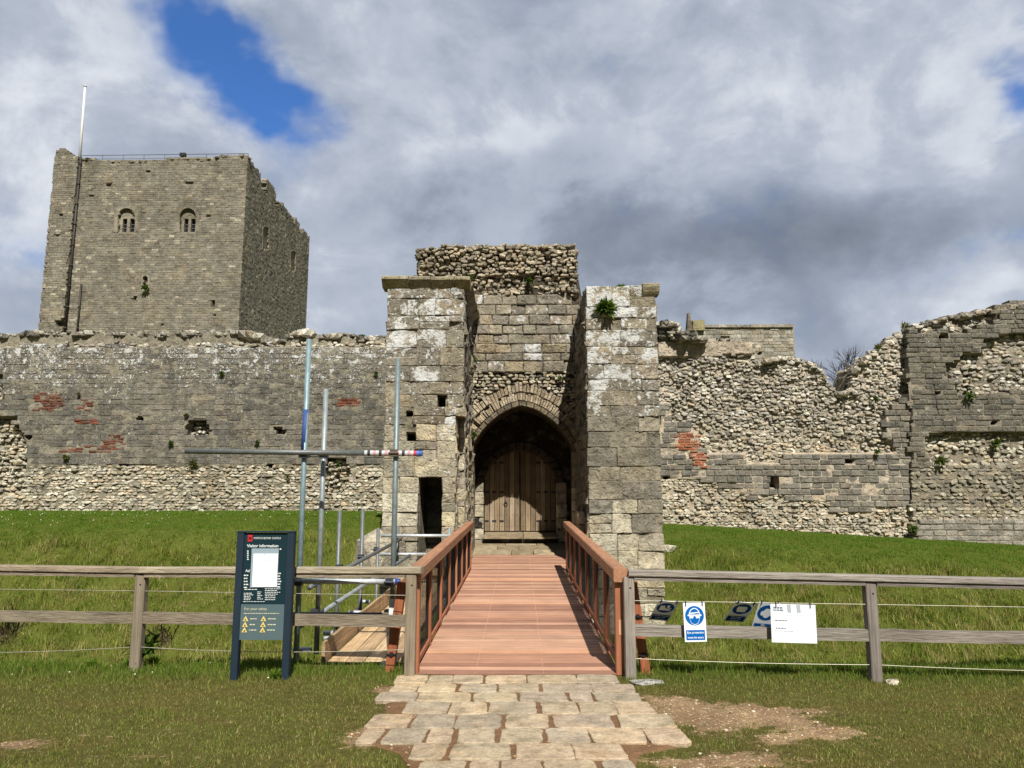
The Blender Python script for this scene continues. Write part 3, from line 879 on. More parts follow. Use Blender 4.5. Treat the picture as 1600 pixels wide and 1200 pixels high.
# ---- wall tower at the far right, standing forward of the curtain
YT = 21.88
fT = front(YT)
def topT(px):
    return interp(px, [(1405, 524), (1418, 516), (1430, 506), (1450, 500), (1480, 491), (1510, 487), (1530, 484), (1548, 478), (1556, 476), (1600, 467), (1900, 440)])
TP = dict(
    rub=[[(1430, 500), (1550, 470), (1550, 505), (1540, 506), (1528, 511), (1510, 520), (1470, 516), (1430, 520)], [(1548, 470), (1556, 470), (1556, 510), (1546, 508)],
         [(1478, 564), (1502, 562), (1504, 554), (1536, 552), (1538, 530), (1560, 522), (1900, 500), (1900, 606), (1600, 608), (1566, 614), (1516, 622), (1500, 618), (1492, 596), (1476, 586)],
         [(1450, 676), (1570, 674), (1900, 676), (1900, 726), (1600, 726), (1480, 730), (1458, 726), (1448, 700)]],
    hole=[[(1468, 522), (1481, 522), (1481, 529), (1468, 529)], [(1457, 583), (1462, 583), (1462, 589), (1457, 589)], [(1458, 595), (1467, 595), (1467, 601), (1458, 601)], [(1462, 611), (1468, 611), (1468, 617), (1462, 617)], [(1479, 610), (1484, 610), (1484, 614), (1479, 614)],
          [(1460, 632), (1468, 632), (1468, 637), (1460, 637)], [(1540, 648), (1551, 648), (1551, 654), (1540, 654)], [(1541, 626), (1547, 626), (1547, 632), (1541, 632)], [(1560, 491), (1567, 491), (1567, 496), (1560, 496)], [(1588, 487), (1595, 487), (1595, 493), (1588, 493)], [(1416, 717), (1427, 717), (1427, 722), (1416, 722)], [(1422, 700), (1428, 700), (1428, 708), (1422, 708)], [(1552, 658), (1557, 658), (1557, 663), (1552, 663)], [(1437, 547), (1441, 547), (1441, 550), (1437, 550)], [(1453, 555), (1457, 555), (1457, 558), (1453, 558)]],
    slit=[(1514, 584), (1520, 582), (1521, 600), (1518, 618), (1513, 619)])
def clsT(px, py):
    if py < topT(px) + 1: return None
    if px < 1419 + (6 if py > 640 else 0) + 3 * nz(py * .08, 5): return None
    if inpoly(px, py, TP['slit']): return 'slit'
    for b in TP['hole']:
        if inpoly(px, py, b): return 'hole'
    for b in TP['rub']:
        if inpoly(px, py, b): return 'rub'
    if py > 815 - (px - 1435) * .02 and px > 1434: return 'base'
    if py > 727: return 'sq'
    if px > 1600 and py < 500: return 'rub'
    return 'ash'
tower = thing('wall_tower', (14, YT, .5), 'ruined wall tower with dark ashlar bands over rubble and a narrow arrow slit', 'castle tower')
mb, rb, core = MB(), MB(), MB()
uA, uB = P(1416, 700, YT).x, P(1880, 700, YT).x
zt = P(1600, 455, YT).z + .5
def mk(uc, vc, u0, u1, v0, v1):
    px, py = pix(fT.at(uc, vc)); c = clsT(px, py)
    if c not in ('ash', 'base'): return
    pal = [lin(108, 104, 91), lin(101, 98, 88), lin(114, 109, 95), lin(120, 113, 96)] if c == 'ash' else [lin(160, 152, 134), lin(150, 144, 128)]
    block(mb, fT, u0 + .006, u1 - .006, v0 + .006, v1 - .006, (.06 if c == 'base' else 0) + random.gauss(0, .010), .4, .02, pick(pal, .13), 1, 1, .008, .28 if c == 'ash' and py < 660 else 0)
courses(mb, fT, (uA, uB), (.2, zt), (.13, .18), (.22, .42), mk)
def mkr(uc, vc, u0, u1, v0, v1):
    px, py = pix(fT.at(uc, vc)); c = clsT(px, py)
    a, b = (u1 - u0) / 2, (v1 - v0) / 2
    if c == 'rub':
        relief = .10 * nz(uc * .8, vc * 1.2, 4)
        rubble(rb, fT, uc + random.uniform(-.03, .03), vc + random.uniform(-.03, .03), a * random.uniform(.85, 1.1), b * random.uniform(.85, 1.1), -.24 + relief + random.gauss(0, .035), .35, pick(PALE if py > 660 else RUB, .2), .05)
    elif c == 'sq':
        rubble(rb, fT, uc, vc, a * .93, b * .93, random.gauss(-.02, .02), .3, pick([lin(160, 148, 120), lin(146, 138, 118), lin(172, 162, 136), lin(136, 130, 114)] if py < 790 else PALE, .15), .0, .75)
courses(rb, fT, (uA, uB), (.3, zt + .1), (.075, .125), (.10, .26), mkr)
def coreT(u, v):
    px, py = pix(fT.at(u, v)); c = clsT(px, py)
    return {'ash': -.022, 'base': .04, 'sq': -.035, 'rub': -.262 + .10 * nz(u * .8, v * 1.2, 4), 'hole': -.5, 'slit': -1.4, None: -.3}[c] + .015 * nz(u * 6, v * 6)
heightfield(core, fT, uA, uB, -.1, zt, .07, lambda u, v: clsT(*pix(fT.at(u, v))) is not None, coreT, lambda u, v: vary(lin(140, 130, 110), .1))
tl = list(range(1880, 1425, -8))
core.prism([(uA + .12, -.3), (uB, -.3)] + [(P(px, topT(px) + 6, YT).x, P(px, topT(px) + 6, YT).z) for px in tl], fT, -1.5, -2.6, lin(130, 122, 104))
for _ in range(520):
    px = random.uniform(1412, 1870); py = topT(px)
    if 1556 < px < 1602: py += 4
    p = P(px, py + 3, YT); dn = random.uniform(.08, 1.8)
    rock(rb, (p.x, YT + dn, p.z - .07 * random.random()), random.uniform(.07, .14), pick(RUB[:5] + DARK[:2], .2), .2, (1.2, 1, .75))
core.build('wall_core', M['stone'], tower)
mb.build('ashlar_facing', M['stone'], tower)
rb.build('rubble', M['stone'], tower)

# ------------------------------------------------------------------ gatehouse
GY, AY = 15.9, 19.0
gate = thing('gatehouse', (0, 17, 0), 'stone gatehouse of two buttress towers flanking a pointed archway over the footbridge', 'gatehouse')
BROWN = [lin(146, 136, 114), lin(137, 129, 110), lin(152, 141, 117), lin(130, 123, 107), lin(149, 136, 110), lin(142, 133, 115)]
CREAM = [lin(192, 181, 152), lin(182, 170, 140), lin(200, 190, 162), lin(172, 160, 132), lin(188, 172, 134), lin(164, 154, 130)]
def rows(mb, fr, edge0, edge1, z0, z1, hr, lr, pal, lich, openings=(), n1=0.0, rough=.022, nx=5, ny=3, depth=.4, bev=.013, sp=.006):
    """coursed squared blocks between two edges (functions of v), leaving rectangular openings"""
    v = z0
    while v < z1 - .05:
        h = random.uniform(*hr)
        if z1 - v - h < hr[0] * .6: h = z1 - v
        vc = v + h / 2
        cuts = sorted([(o[0], o[1]) for o in openings if o[2] - .04 < vc < o[3] + .04])
        segs, a = [], edge0(vc)
        for c0, c1 in cuts: segs.append((a, c0)); a = c1
        segs.append((a, edge1(vc)))
        for a, b in segs:
            if b - a < .05: continue
            u = a
            while u < b - 1e-4:
                l = random.uniform(*lr)
                if b - u - l < lr[0] * .6: l = b - u
                split = h > .3 and random.random() < .18
                for q0, q1 in (((v, v + h * .5), (v + h * .5, v + h)) if split else ((v, v + h),)):
                    g = sp * random.uniform(.4, 1)
                    block(mb, fr, u + g, u + l - g, q0 + g, q1 - g, n1 + random.gauss(0, .010) - (.045 if random.random() < .05 else 0), depth, bev * random.uniform(.7, 1.5), pick(pal(u, vc), .09), nx, ny, rough * random.uniform(.6, 1.5), lich(u, vc), .012)
                u += l
        v += h
fG, fA = front(GY), front(AY)
XL0, XL1, XL2 = P(602, 600, GY).x, P(725, 540, GY).x, P(711, 740, GY).x
XR0, XR1 = P(917, 600, GY).x, P(1030, 620, GY).x
zLt, zRt = P(660, 449, GY).z, P(975, 446, GY).z
zJ = P(720, 648, GY).z
def gpal(sw):
    def f(u, v):
        py = pix(fG.at(u, v))[1]
        t = (py - sw) / 110 + random.uniform(-.45, .45)
        return CREAM if t > 0 else BROWN
    return f
def glich(top, rate):
    def f(u, v):
        py = pix(fG.at(u, v))[1]
        k = max(0, 1 - (py - 440) / rate)
        return top * k + .34 * nz(u * .9, v * .9, top) + random.uniform(-.12, .12)
    return f
def wob(x, s, amt=.02): return lambda v: x + amt * nz(v * 2.3, s) + amt * nz(v * 7, s)
doorL = (P(653, 790, GY).x, P(690, 790, GY).x, -3, P(670, 742, GY).z)
holesL = [(P(634, 684, GY).x, P(650, 684, GY).x, P(640, 692, GY).z, P(640, 677, GY).z), (P(684, 628, GY).x, P(699, 628, GY).x, P(690, 641, GY).z, P(690, 615, GY).z),
          (P(634, 647, GY).x, P(645, 647, GY).x, P(640, 650, GY).z, P(640, 644, GY).z)]
opens = [doorL] + holesL
tl = MB()
rows(tl, fG, wob(XL0, 1), lambda v: (XL1 if v > zJ else XL2) + .02 * nz(v * 3, 4), -1.6, zLt, (.26, .40), (.34, .72), gpal(690), glich(.76, 430), opens)
core = MB()
def depL(u, v):
    for o in opens:
        if o[0] - .01 < u < o[1] + .01 and o[2] < v < o[3]: return -1.5 if o is doorL else -.8
    return -.035 + .02 * nz(u * 5, v * 5)
heightfield(core, fG, XL0 + .03, XL2 - .03, -1.6, zLt, .045, lambda u, v: True, depL, lambda u, v: vary(lin(150, 140, 114), .08))
core.box((XL2 - .03, GY + .08, zJ + .05), (XL1 - .06, GY + .8, zLt), lin(140, 130, 106))
core.box((XL0 + .04, GY + 1.52, -1.8), (XL1 - .07, 22.4, zLt - .02), lin(140, 130, 106))
core.box((XL0 + .04, GY + .12, zLt - .1), (XL1 - .08, GY + 1.52, zLt - .02), lin(140, 130, 106))
core.box((XL0 + .03, GY + .1, -1.8), (XL0 + .18, GY + 1.52, zLt - .1), lin(140, 130, 106))
core.box((XL2 - .22, GY + .1, -1.8), (XL2 - .06, GY + 1.52, zLt - .1), lin(140, 130, 106))
fLi = Frame((XL1, 0, 0), (0, 1, 0), (1, 0, 0))
fLj = Frame((XL2, 0, 0), (0, 1, 0), (1, 0, 0))
dpal = lambda u, v: BROWN
zl = lambda u, v: random.choice((0, 0, .2))
rows(tl, fLi, lambda v: GY + .04, lambda v: AY + .05, zJ, zLt, (.26, .38), (.4, .8), dpal, zl, rough=.045, depth=.3)
rows(tl, fLi, lambda v: GY + .75, lambda v: AY + .05, -.6, zJ, (.26, .38), (.4, .8), lambda u, v: CREAM if random.random() < .5 else BROWN, zl, rough=.045, depth=.3)
rows(tl, fLj, lambda v: GY + .04, lambda v: GY + .72, -1.2, zJ, (.26, .38), (.3, .7), lambda u, v: CREAM, zl, rough=.03, depth=.15)
rows(tl, front(GY + .72), lambda v: XL2 + .01, lambda v: XL1 - .01, -1.2, zJ, (.28, .42), (.2, .3), lambda u, v: CREAM, zl, rough=.02, depth=.3)
# doorway lining of the left tower
fD = Frame((doorL[0], 0, 0), (0, 1, 0), (1, 0, 0))
rows(tl, front(GY + 1.4), lambda v: doorL[0] - .05, lambda v: doorL[1] + .05, -1.5, doorL[3], (.26, .36), (.3, .5), lambda u, v: BROWN, zl, depth=.08)
rows(tl, Frame((XL0, 0, 0), (0, 1, 0), (-1, 0, 0)), lambda v: GY + .03, lambda v: 22.2, -1.6, zLt, (.26, .38), (.4, .8), gpal(690), zl, nx=3, ny=2, depth=.1)
tl.build('buttress_tower', M['gate_stone'], gate)

tr = MB()
rows(tr, fG, wob(XR0, 5), wob(XR1, 9), -1.75, zRt, (.22, .40), (.34, .74), gpal(800), glich(.86, 380))
fRi = Frame((XR0, 0, 0), (0, 1, 0), (-1, 0, 0))
rows(tr, fRi, lambda v: GY + .04, lambda v: AY + .05, -.8, zRt, (.26, .38), (.4, .8), dpal, zl, rough=.05, depth=.3)
rows(tr, front(GY + .9), lambda v: XR0 - .16, lambda v: XR0 - .01, -.6, P(910, 800, GY).z, (.3, .45), (.12, .16), lambda u, v: CREAM, zl, rough=.03, depth=.9)
core.box((XR0 + .07, GY + .03, -1.9), (XR1 - .05, 22.4, zRt - .02), lin(140, 130, 106))
rows(tr, Frame((XR1, 0, 0), (0, 1, 0), (1, 0, 0)), lambda v: GY + .03, lambda v: 22.2, -1.75, zRt, (.26, .38), (.4, .8), gpal(800), zl, nx=3, ny=2, depth=.1)
tr.build('buttress_tower', M['gate_stone'], gate)

# cornices and ragged tops
cn = MB()
def cornice(fr, u0, u1, z, out=.15, lens=(.42, .62)):
    u = u0
    while u < u1 - .1:
        l = min(random.uniform(*lens), u1 - u)
        if u1 - u - l < .2: l = u1 - u
        o = out * random.uniform(.85, 1.1); j = random.uniform(-.015, .015)
        sec = [(-.3, z - .02), (.01, z - .02 + j), (.05, z + .03 + j), (o, z + .13 + j), (o, z + .18 + j), (o - .05, z + .215 + j), (-.3, z + .23 + j)]
        k = len(sec)
        vs = [fr.at(u + .008, v + .012 * nz(u, v, 3), n) for n, v in sec] + [fr.at(u + l - .008, v + .012 * nz(u + l, v, 3), n) for n, v in sec]
        cn.add(vs, [tuple(range(k)), tuple(range(k, 2 * k))[::-1]] + [(i, i + k, (i + 1) % k + k, (i + 1) % k) for i in range(k)], pick(BROWN[:1] + [lin(158, 146, 112), lin(150, 140, 112)], .1), .28)
        u += l
cornice(fG, XL0 - .12, XL1 + .13, zLt)
cornice(Frame((XL1, 0, 0), (0, 1, 0), (1, 0, 0)), GY + .31, AY, zLt)
cn.build('cornice', M['gate_stone'], gate); cn = MB()
cornice(fG, XR1 - .30, XR1 + .07, zRt - .17, .10, (.35, .4))
cn.build('cornice', M['gate_stone'], gate)
tp = MB()
for _ in range(60):
    x = random.uniform(XL0 + .1, XL1 - .1); y = random.uniform(GY + .5, AY)
    rock(tp, (x, y, zLt + .16), random.uniform(.08, .16), pick(BROWN, .15), .4)
tp.box((XL0 + .1, GY + .35, zLt - .05), (XL1 - .1, AY, zLt + .16), lin(140, 130, 108)); tp.build('broken_top', M['gate_stone'], gate); tp = MB()
for _ in range(70):
    x = random.uniform(XR0 + .05, XR1 - .1); y = random.uniform(GY + .2, AY)
    rock(tp, (x, y, zRt - .06), random.uniform(.07, .13), pick(BROWN + CREAM, .15), .45)

# wall over the arch, between and behind the towers
ARCH_A = [(738, 704), (741, 690), (750, 675), (762, 661), (778, 648), (795, 638), (813, 632), (832, 636), (850, 645), (868, 659), (882, 673), (892, 687), (897, 704)]
ARCH_B = [(754, 754), (758, 739), (768, 724), (782, 712), (798, 705), (813, 702), (828, 705), (843, 712), (857, 723), (867, 738), (871, 754)]
A_uv = polyuv(ARCH_A, AY)
BYY = 20.4
B_uv = polyuv(ARCH_B, BYY)
def topA(px):
    return interp(px, [(640, 452), (648, 440), (653, 412), (655, 390), (675, 386), (700, 383), (760, 382), (840, 380), (893, 381), (899, 390), (899, 412), (894, 436), (893, 452), (897, 466), (912, 470), (925, 484), (940, 486)])
wallA = MB(); uA, uB = P(638, 600, AY).x, P(935, 600, AY).x
out = [(uA, -1.5)] + [(P(px, topA(px) + 6, AY).x, P(px, topA(px) + 6, AY).z) for px in (648, 653, 656, 675, 700, 760, 840, 890, 893, 896, 912, 925, 935)] + [(uB, -1.5), (A_uv[-1][0], -1.5)] + A_uv[::-1] + [(A_uv[0][0], -1.5)]
core.prism(out, fA, -.10, -(BYY - AY) + .003, lin(84, 76, 62))  # dark tint: shade of the passage put into the soffit colour
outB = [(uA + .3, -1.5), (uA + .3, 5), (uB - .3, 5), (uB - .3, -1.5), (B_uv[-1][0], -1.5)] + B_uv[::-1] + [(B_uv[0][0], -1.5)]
core.prism(outB, fA, -(BYY - AY), -(BYY - AY) - .95, lin(56, 50, 42))  # vault tinted near black, the shade inside is painted into its stone
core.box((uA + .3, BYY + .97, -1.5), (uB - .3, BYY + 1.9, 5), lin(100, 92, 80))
cenA = (P(815, 720, AY).x, P(815, 720, AY).z)
def scale_arch(a, k):
    cx, cz = cenA
    o = []
    for u, v in a:
        d = math.hypot(u - cx, v - cz); o.append((cx + (u - cx) * (d + k) / d, cz + (v - cz) * (d + k) / d))
    return o
ringO = scale_arch(A_uv, .58)
def clsA(u, v):
    px, py = pix(fA.at(u, v))
    if py < topA(px) + 1: return None
    if inpoly(u, v, A_uv + [(A_uv[-1][0], -3), (A_uv[0][0], -3)]): return None
    if inpoly(u, v, ringO + [(ringO[-1][0], cenA[1]), (ringO[0][0], cenA[1])]): return None
    if py < 462 + 4 * nz(px * .05, 2): return 'top'
    if py > 582 + 5 * nz(px * .06, 8): return 'rub'
    return 'ash'
def mk(uc, vc, u0, u1, v0, v1):
    if clsA(uc, vc) == 'ash' and not any(abs(px - a) < 9 and abs(py - b) < 6 for a, b in ((811, 552), (753, 586), (874, 580)) for px, py in [pix(fA.at(uc, vc))]):
        block(wallA, fA, u0 + .006, u1 - .006, v0 + .006, v1 - .006, random.gauss(0, .015), .3, .025, pick(BROWN + [lin(160, 144, 112)], .13), 3, 2, .018, random.choice((.25, .1, .35, .5)))
courses(wallA, fA, (uA, uB), (2, 8.5), (.20, .30), (.30, .62), mk)
def mkr(uc, vc, u0, u1, v0, v1):
    c = clsA(uc, vc); a, b = (u1 - u0) / 2, (v1 - v0) / 2
    if c == 'rub': rubble(wallA, fA, uc, vc, a * .95, b * .95, random.gauss(-.02, .03), .3, pick(CREAM + BROWN[:2], .15), .12)
    elif c == 'top':
        py = pix(fA.at(uc, vc))[1]
        rubble(wallA, fA, uc + random.uniform(-.03, .03), vc + random.uniform(-.03, .03), a * random.uniform(.8, 1.15), b * random.uniform(.85, 1.2), (.04 if py < 432 else -.06) + .12 * nz(uc * 1.3, vc * 1.6, 5) + random.gauss(0, .04), .4, pick([lin(170, 156, 128), lin(154, 142, 118), lin(186, 172, 144), lin(136, 126, 106), lin(176, 158, 126)], .2), .12)
courses(wallA, fA, (uA, uB), (2.5, 9), (.05, .09), (.07, .19), mkr)
for _ in range(1100):
    px = random.uniform(648, 926); p = P(px, topA(px) + 3, AY); dn = random.uniform(.0, 1.3)
    rock(wallA, (p.x, AY + dn, p.z - .05 * random.random()), random.uniform(.035, .085), pick([lin(168, 156, 130), lin(150, 140, 118), lin(178, 168, 146)], .2), .25)
for _ in range(330):
    px = random.choice((random.uniform(651, 658), random.uniform(893, 900))); py = random.uniform(388, 462)
    p = P(px, py, AY); rock(wallA, (p.x, AY + random.uniform(0, .9), p.z), random.uniform(.04, .085), pick([lin(150, 139, 114), lin(134, 124, 104)], .2), .15)
wallA.build('arch_wall_facing', M['gate_stone'], gate)
# voussoirs: a moulded inner ring and radial rubble above it
vo = MB()
def along(a, n):
    seg = [math.dist(p, q) for p, q in zip(a, a[1:])]; L = sum(seg); r = []
    for i in range(n + 1):
        t = L * i / n
        for s, (p, q) in zip(seg, zip(a, a[1:])):
            if t <= s + 1e-9: break
            t -= s
        t = min(1, t / s); r.append((p[0] + (q[0] - p[0]) * t, p[1] + (q[1] - p[1]) * t))
    return r
def ring(a, k0, k1, n, fr, n0, n1, pal, mb, gap=.06, jn=.02, jk=.0, lich=0):
    i0, o0 = along(scale_arch(a, k0), n), along(scale_arch(a, k1), n)
    for k in range(n):
        f = lambda p, q, t: (p[0] + (q[0] - p[0]) * t, p[1] + (q[1] - p[1]) * t)
        g = gap * random.uniform(.5, 1.6); e = random.uniform(0, jk)
        A, B = f(i0[k], i0[k + 1], g), f(i0[k], i0[k + 1], 1 - g)
        C, D = f(o0[k], o0[k + 1], 1 - g), f(o0[k], o0[k + 1], g)
        if jk: C, D = f(C, B, e), f(D, A, e)
        j = random.gauss(0, jn)
        poly = [A, f(A, B, .5), B, C, f(C, D, .5), D]
        cx, cz = sum(p[0] for p in poly) / 6, sum(p[1] for p in poly) / 6
        ins = [(cx + (p[0] - cx) * .86, cz + (p[1] - cz) * .86) for p in poly]
        vs = [fr.at(*p, n1) for p in poly] + [fr.at(*p, n0 - .025 + j) for p in poly] + [fr.at(*p, n0 + j + random.uniform(-.008, .008)) for p in ins]
        fs = [(i, (i + 1) % 6, 6 + (i + 1) % 6, 6 + i) for i in range(6)] + [(6 + i, 6 + (i + 1) % 6, 12 + (i + 1) % 6, 12 + i) for i in range(6)] + [tuple(range(12, 18))]
        mb.add(vs, fs, pick(pal, .15), lich)
ring(A_uv, -.02, .10, 19, fA, .02, -.32, [lin(118, 106, 84), lin(108, 98, 80), lin(126, 112, 86)], vo, .02)
ring(A_uv, .11, .36, 62, fA, -.02, -.3, [lin(180, 163, 130), lin(172, 152, 120), lin(184, 168, 138), lin(168, 146, 116)], vo, .05, .03, .35)
ring(A_uv, .34, .62, 50, fA, -.03, -.3, [lin(178, 162, 130), lin(168, 150, 120), lin(184, 168, 138), lin(164, 142, 112)], vo, .05, .03, .35)
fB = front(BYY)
ring(B_uv, -.02, .22, 15, fB, .05, -.3, [lin(84, 76, 62), lin(76, 70, 58)], vo)  # inner ring darkened like the vault, shade put into its colour
for sx in (A_uv[0][0], A_uv[-1][0]):           # jambs of the arch
    s = 1 if sx > 0 else -1
    lo, hi = (sx - .02, sx + .34) if s > 0 else (sx - .34, sx + .02)
    rows(vo, fA, lambda v: lo, lambda v: hi, -.2, A_uv[0][1], (.26, .36), (.2, .4), lambda u, v: CREAM if v < 1.8 else BROWN, zl, n1=.02, depth=.9)
for sx in (B_uv[0][0], B_uv[-1][0]):
    s = 1 if sx > 0 else -1
    lo, hi = (sx - .03, sx + .24) if s > 0 else (sx - .24, sx + .03)
    rows(vo, fB, lambda v: lo, lambda v: hi, .0, B_uv[0][1], (.26, .36), (.2, .3), lambda u, v: CREAM if v < 1.8 else BROWN, zl, n1=.04, depth=.5)
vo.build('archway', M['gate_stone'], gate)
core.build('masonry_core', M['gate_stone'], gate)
tp.box((XR0 + .1, GY + .15, zRt - .1), (XR1 - .1, AY, zRt - .03), lin(140, 130, 108)); tp.build('broken_top', M['gate_stone'], gate)
# threshold flags rising to the doors: the top slab overhangs its riser
th = MB()
xa, xb = A_uv[0][0] + .02, A_uv[-1][0] - .02
def sheet(y0, z0, y1, z1, n, t, pal, x0=xa, x1=xb):
    cuts = [x0 + (x1 - x0) * (k + (random.uniform(-.2, .2) if 0 < k < n else 0)) / n for k in range(n + 1)]
    for a, b in zip(cuts, cuts[1:]):
        g = .008
        v = [(a + g, y0 + g, z0), (b - g, y0 + g, z0), (b - g, y1 - g, z1), (a + g, y1 - g, z1)]
        th.add([(x, y, z - t) for x, y, z in v] + v, [(3, 2, 1, 0), (4, 5, 6, 7), (0, 1, 5, 4), (1, 2, 6, 5), (2, 3, 7, 6), (3, 0, 4, 7)], pick(pal, .1))
FL = [lin(152, 136, 110), lin(142, 127, 102), lin(158, 142, 116)]
sheet(18.96, .325, 19.45, .42, 3, .2, FL); sheet(19.45, .42, 20.0, .50, 4, .2, FL); sheet(20.0, .50, 20.42, .545, 3, .2, FL)
sheet(20.12, .70, 21.15, .80, 2, .05, FL, B_uv[0][0] + .04, B_uv[-1][0] - .04)
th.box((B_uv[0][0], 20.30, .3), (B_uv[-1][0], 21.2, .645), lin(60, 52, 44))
th.build('threshold_step', M['paver'], gate)
# doors
DY = 21.05
x0, x1 = B_uv[0][0] + .03, B_uv[-1][0] - .03
zD0, zD1 = .82, P(812, 690, DY).z + .1
xm = (x0 + x1) / 2
DW = [lin(156, 139, 115), lin(144, 126, 102), lin(164, 147, 124), lin(128, 112, 91), lin(148, 129, 103)]
for a, b in ((x0, xm - .012), (xm + .012, x1)):
    d = MB(); n = 7
    for k in range(n):
        u0, u1 = a + (b - a) * k / n, a + (b - a) * (k + 1) / n
        d.beam(((u0 + u1) / 2, DY + random.uniform(-.004, .004), zD0), ((u0 + u1) / 2, DY, zD1), u1 - u0 - .010, .05, vary(random.choice(DW), .1), up=(0, 1, 0), bev=.006)
    d.box((a, DY + .035, zD0), (b, DY + .09, zD1), lin(70, 56, 42))
    leaf = d.build('door_leaf', M['old_wood_z'], gate)
    hg = MB()
    for py in (814, 769, 723):
        z = P(812, py, DY).z
        for k in range(3):
            q = (a + .06 + k * .20) if a < xm - .5 else (b - .06 - k * .20)
            hs = MB(); hs.box((q - .055, DY - .036, z - .022), (q + .055, DY - .024, z + .022), (.02, .02, .02)); hs.build('hinge_strap', M['iron'], gate)
    for k in range(n):
        for z in np.arange(zD0 + .12, zD1, .30):
            u = a + (b - a) * (k + .5) / n
            hg.box((u - .008, DY - .032, z - .008), (u + .008, DY - .024, z + .008), (.02, .02, .02))
    tag(hg.build('nail', M['iron'], gate), kind='stuff')
    if a < xm - .5:
        pp = P(790, 786, DY); rg = MB()
        rg.tube([(pp.x + .045 * math.cos(t), DY - .045, pp.z - .03 + .05 * math.sin(t)) for t in np.linspace(0, 6.2832, 15)], .009, 6, (.02, .02, .02), False)
        rg.box((pp.x - .02, DY - .05, pp.z + .01), (pp.x + .02, DY - .024, pp.z + .05), (.02, .02, .02))
        rg.build('ring_handle', M['iron'], gate)

# ------------------------------------------------------------------ keep
KY = 62.0
fK = front(KY)
KX1 = (P(387, 250, KY).x + P(373, 500, KY).x) / 2
KX0 = (P(89, 245, KY).x + P(66, 470, KY).x) / 2
KXp = (P(120, 260, KY).x + P(107, 500, KY).x) / 2
zK = P(300, 247, KY).z
def px_on_x(X, px, z):
    lo, hi = 40, 200
    for _ in range(50):
        m_ = (lo + hi) / 2
        if pix(Vector((X, m_, z)))[0] < px: lo = m_
        else: hi = m_
    return lo
KY1 = px_on_x(KX1, 484, zK)
keep = thing('castle_keep', ((KX0 + KX1) / 2, KY, 1.5), 'tall square brown stone keep with twin arched windows, rising behind the ashlar wall', 'castle keep')
KP = [lin(136, 127, 107), lin(131, 123, 105), lin(140, 131, 110), lin(126, 118, 102), lin(134, 126, 109), lin(130, 125, 110)]
KW = [lin(172, 163, 140), lin(158, 149, 126)]
def arch_px(x0, x1, y0, y1):            # arched outline in pixels
    c, r = (x0 + x1) / 2, (x1 - x0) / 2
    return [(x0, y1)] + [(c - r * math.cos(t), y0 + r - r * math.sin(t)) for t in np.linspace(0, math.pi, 9)] + [(x1, y1)]
W1, W2, W3 = arch_px(184, 211, 325, 362), arch_px(281, 306, 325, 362), arch_px(223, 231, 431, 450)
WG = [arch_px(182, 213, 322, 363), arch_px(279, 308, 322, 363), arch_px(221.5, 232.5, 429, 451)]
DOTS = [(169, 288, 5, 2), (98, 335, 2, 7), (91, 453, 2, 4), (143, 306, 3, 2), (200, 313, 4, 1), (205, 316, 3, 1), (296, 286, 5, 1), (231, 268, 3, 2), (243, 267, 3, 2), (217, 269, 3, 1), (232, 313, 3, 1), (258, 321, 2, 2), (316, 313, 4, 1), (321, 315, 3, 1), (332, 475, 1.5, 5), (335, 493, 2, 2), (197, 463, 2, 2), (210, 466, 2, 2), (190, 313, 3, 1), (252, 507, 2, 1.5), (96, 506, 6, 5), (92, 371, 2, 2), (92, 357, 2, 1.5), (107, 358, 1.5, 1.5), (356, 459, 3, 1), (297, 378, 2, 1.5), (325, 338, 2, 1.5), (292, 375, 2, 1)]
def clsK(px, py):
    for W in WG:
        if inpoly(px, py, W): return 'win'
    for a, b, c, d in DOTS:
        if abs(px - a) < c and abs(py - b) < d: return 'hole'
    return 'ash'
def topK(px):
    return interp(px, [(80, 240), (88, 236), (97, 234), (112, 239), (121, 246), (175, 250), (250, 250), (262, 246), (330, 246), (350, 242), (380, 241), (388, 243)])
def mkk(uc, vc, u0, u1, v0, v1):
    px, py = pix(fK.at(uc, vc))
    if uc < KX0 or uc > KX1 or py < topK(px) or clsK(px, py) != 'ash': return
    wch = .035 + .05 * (nz(uc * .25, vc * .25) > .1) + (.12 if px < 122 and py > 420 else 0) + (.25 if abs(px - 170) < 5 and 290 < py < 345 else 0)
    pal = KW if random.random() < wch else KP
    b = 1 + .10 * nz(uc * .22, vc * .5, 7) + .06 * nz(uc * .1, vc * 2, 3)
    t = tuple(x * b for x in pick(pal, .11))
    block(kf, fK, max(u0, KX0 if uc < KXp else KXp) + .005, min(u1, KXp if uc < KXp else KX1) - .005, v0 + .005, v1 - .005, random.gauss(0, .010) + (.30 if uc < KXp else 0), .5, .012, t, 1, 1, 0, .02)
kf, kc = MB(), MB()
courses(kf, fK, (KX0, KX1), (13.5, zK + 1.2), (.17, .23), (.26, .60), mkk)
heightfield(kc, fK, KX0 + .05, KX1 - .05, 13.5, zK + .8, .16, lambda u, v: (lambda q: q[1] > topK(q[0]) + 1)(pix(fK.at(u, v))),
            lambda u, v: {'ash': -.022, 'win': -.9, 'hole': -.5}[clsK(*pix(fK.at(u, v)))] + (.25 if u < KXp else 0), lambda u, v: lin(120, 111, 91))
kc.box((KX0 + .05, KY + 1.0, .5), (KX1 - .1, KY1 - .1, zK - 1.5), lin(112, 104, 86))
kc.box((KX0 + .05, KY + .1, .5), (KX1 - .1, KY + 1.0, 13.6), lin(112, 104, 86))
fS = Frame((KX1, 0, 0), (0, 1, 0), (1, 0, 0))
def toS(px, py):
    d = ray(px, py); t = KX1 / d.x; p = EYE + d * t
    return p.y, p.z
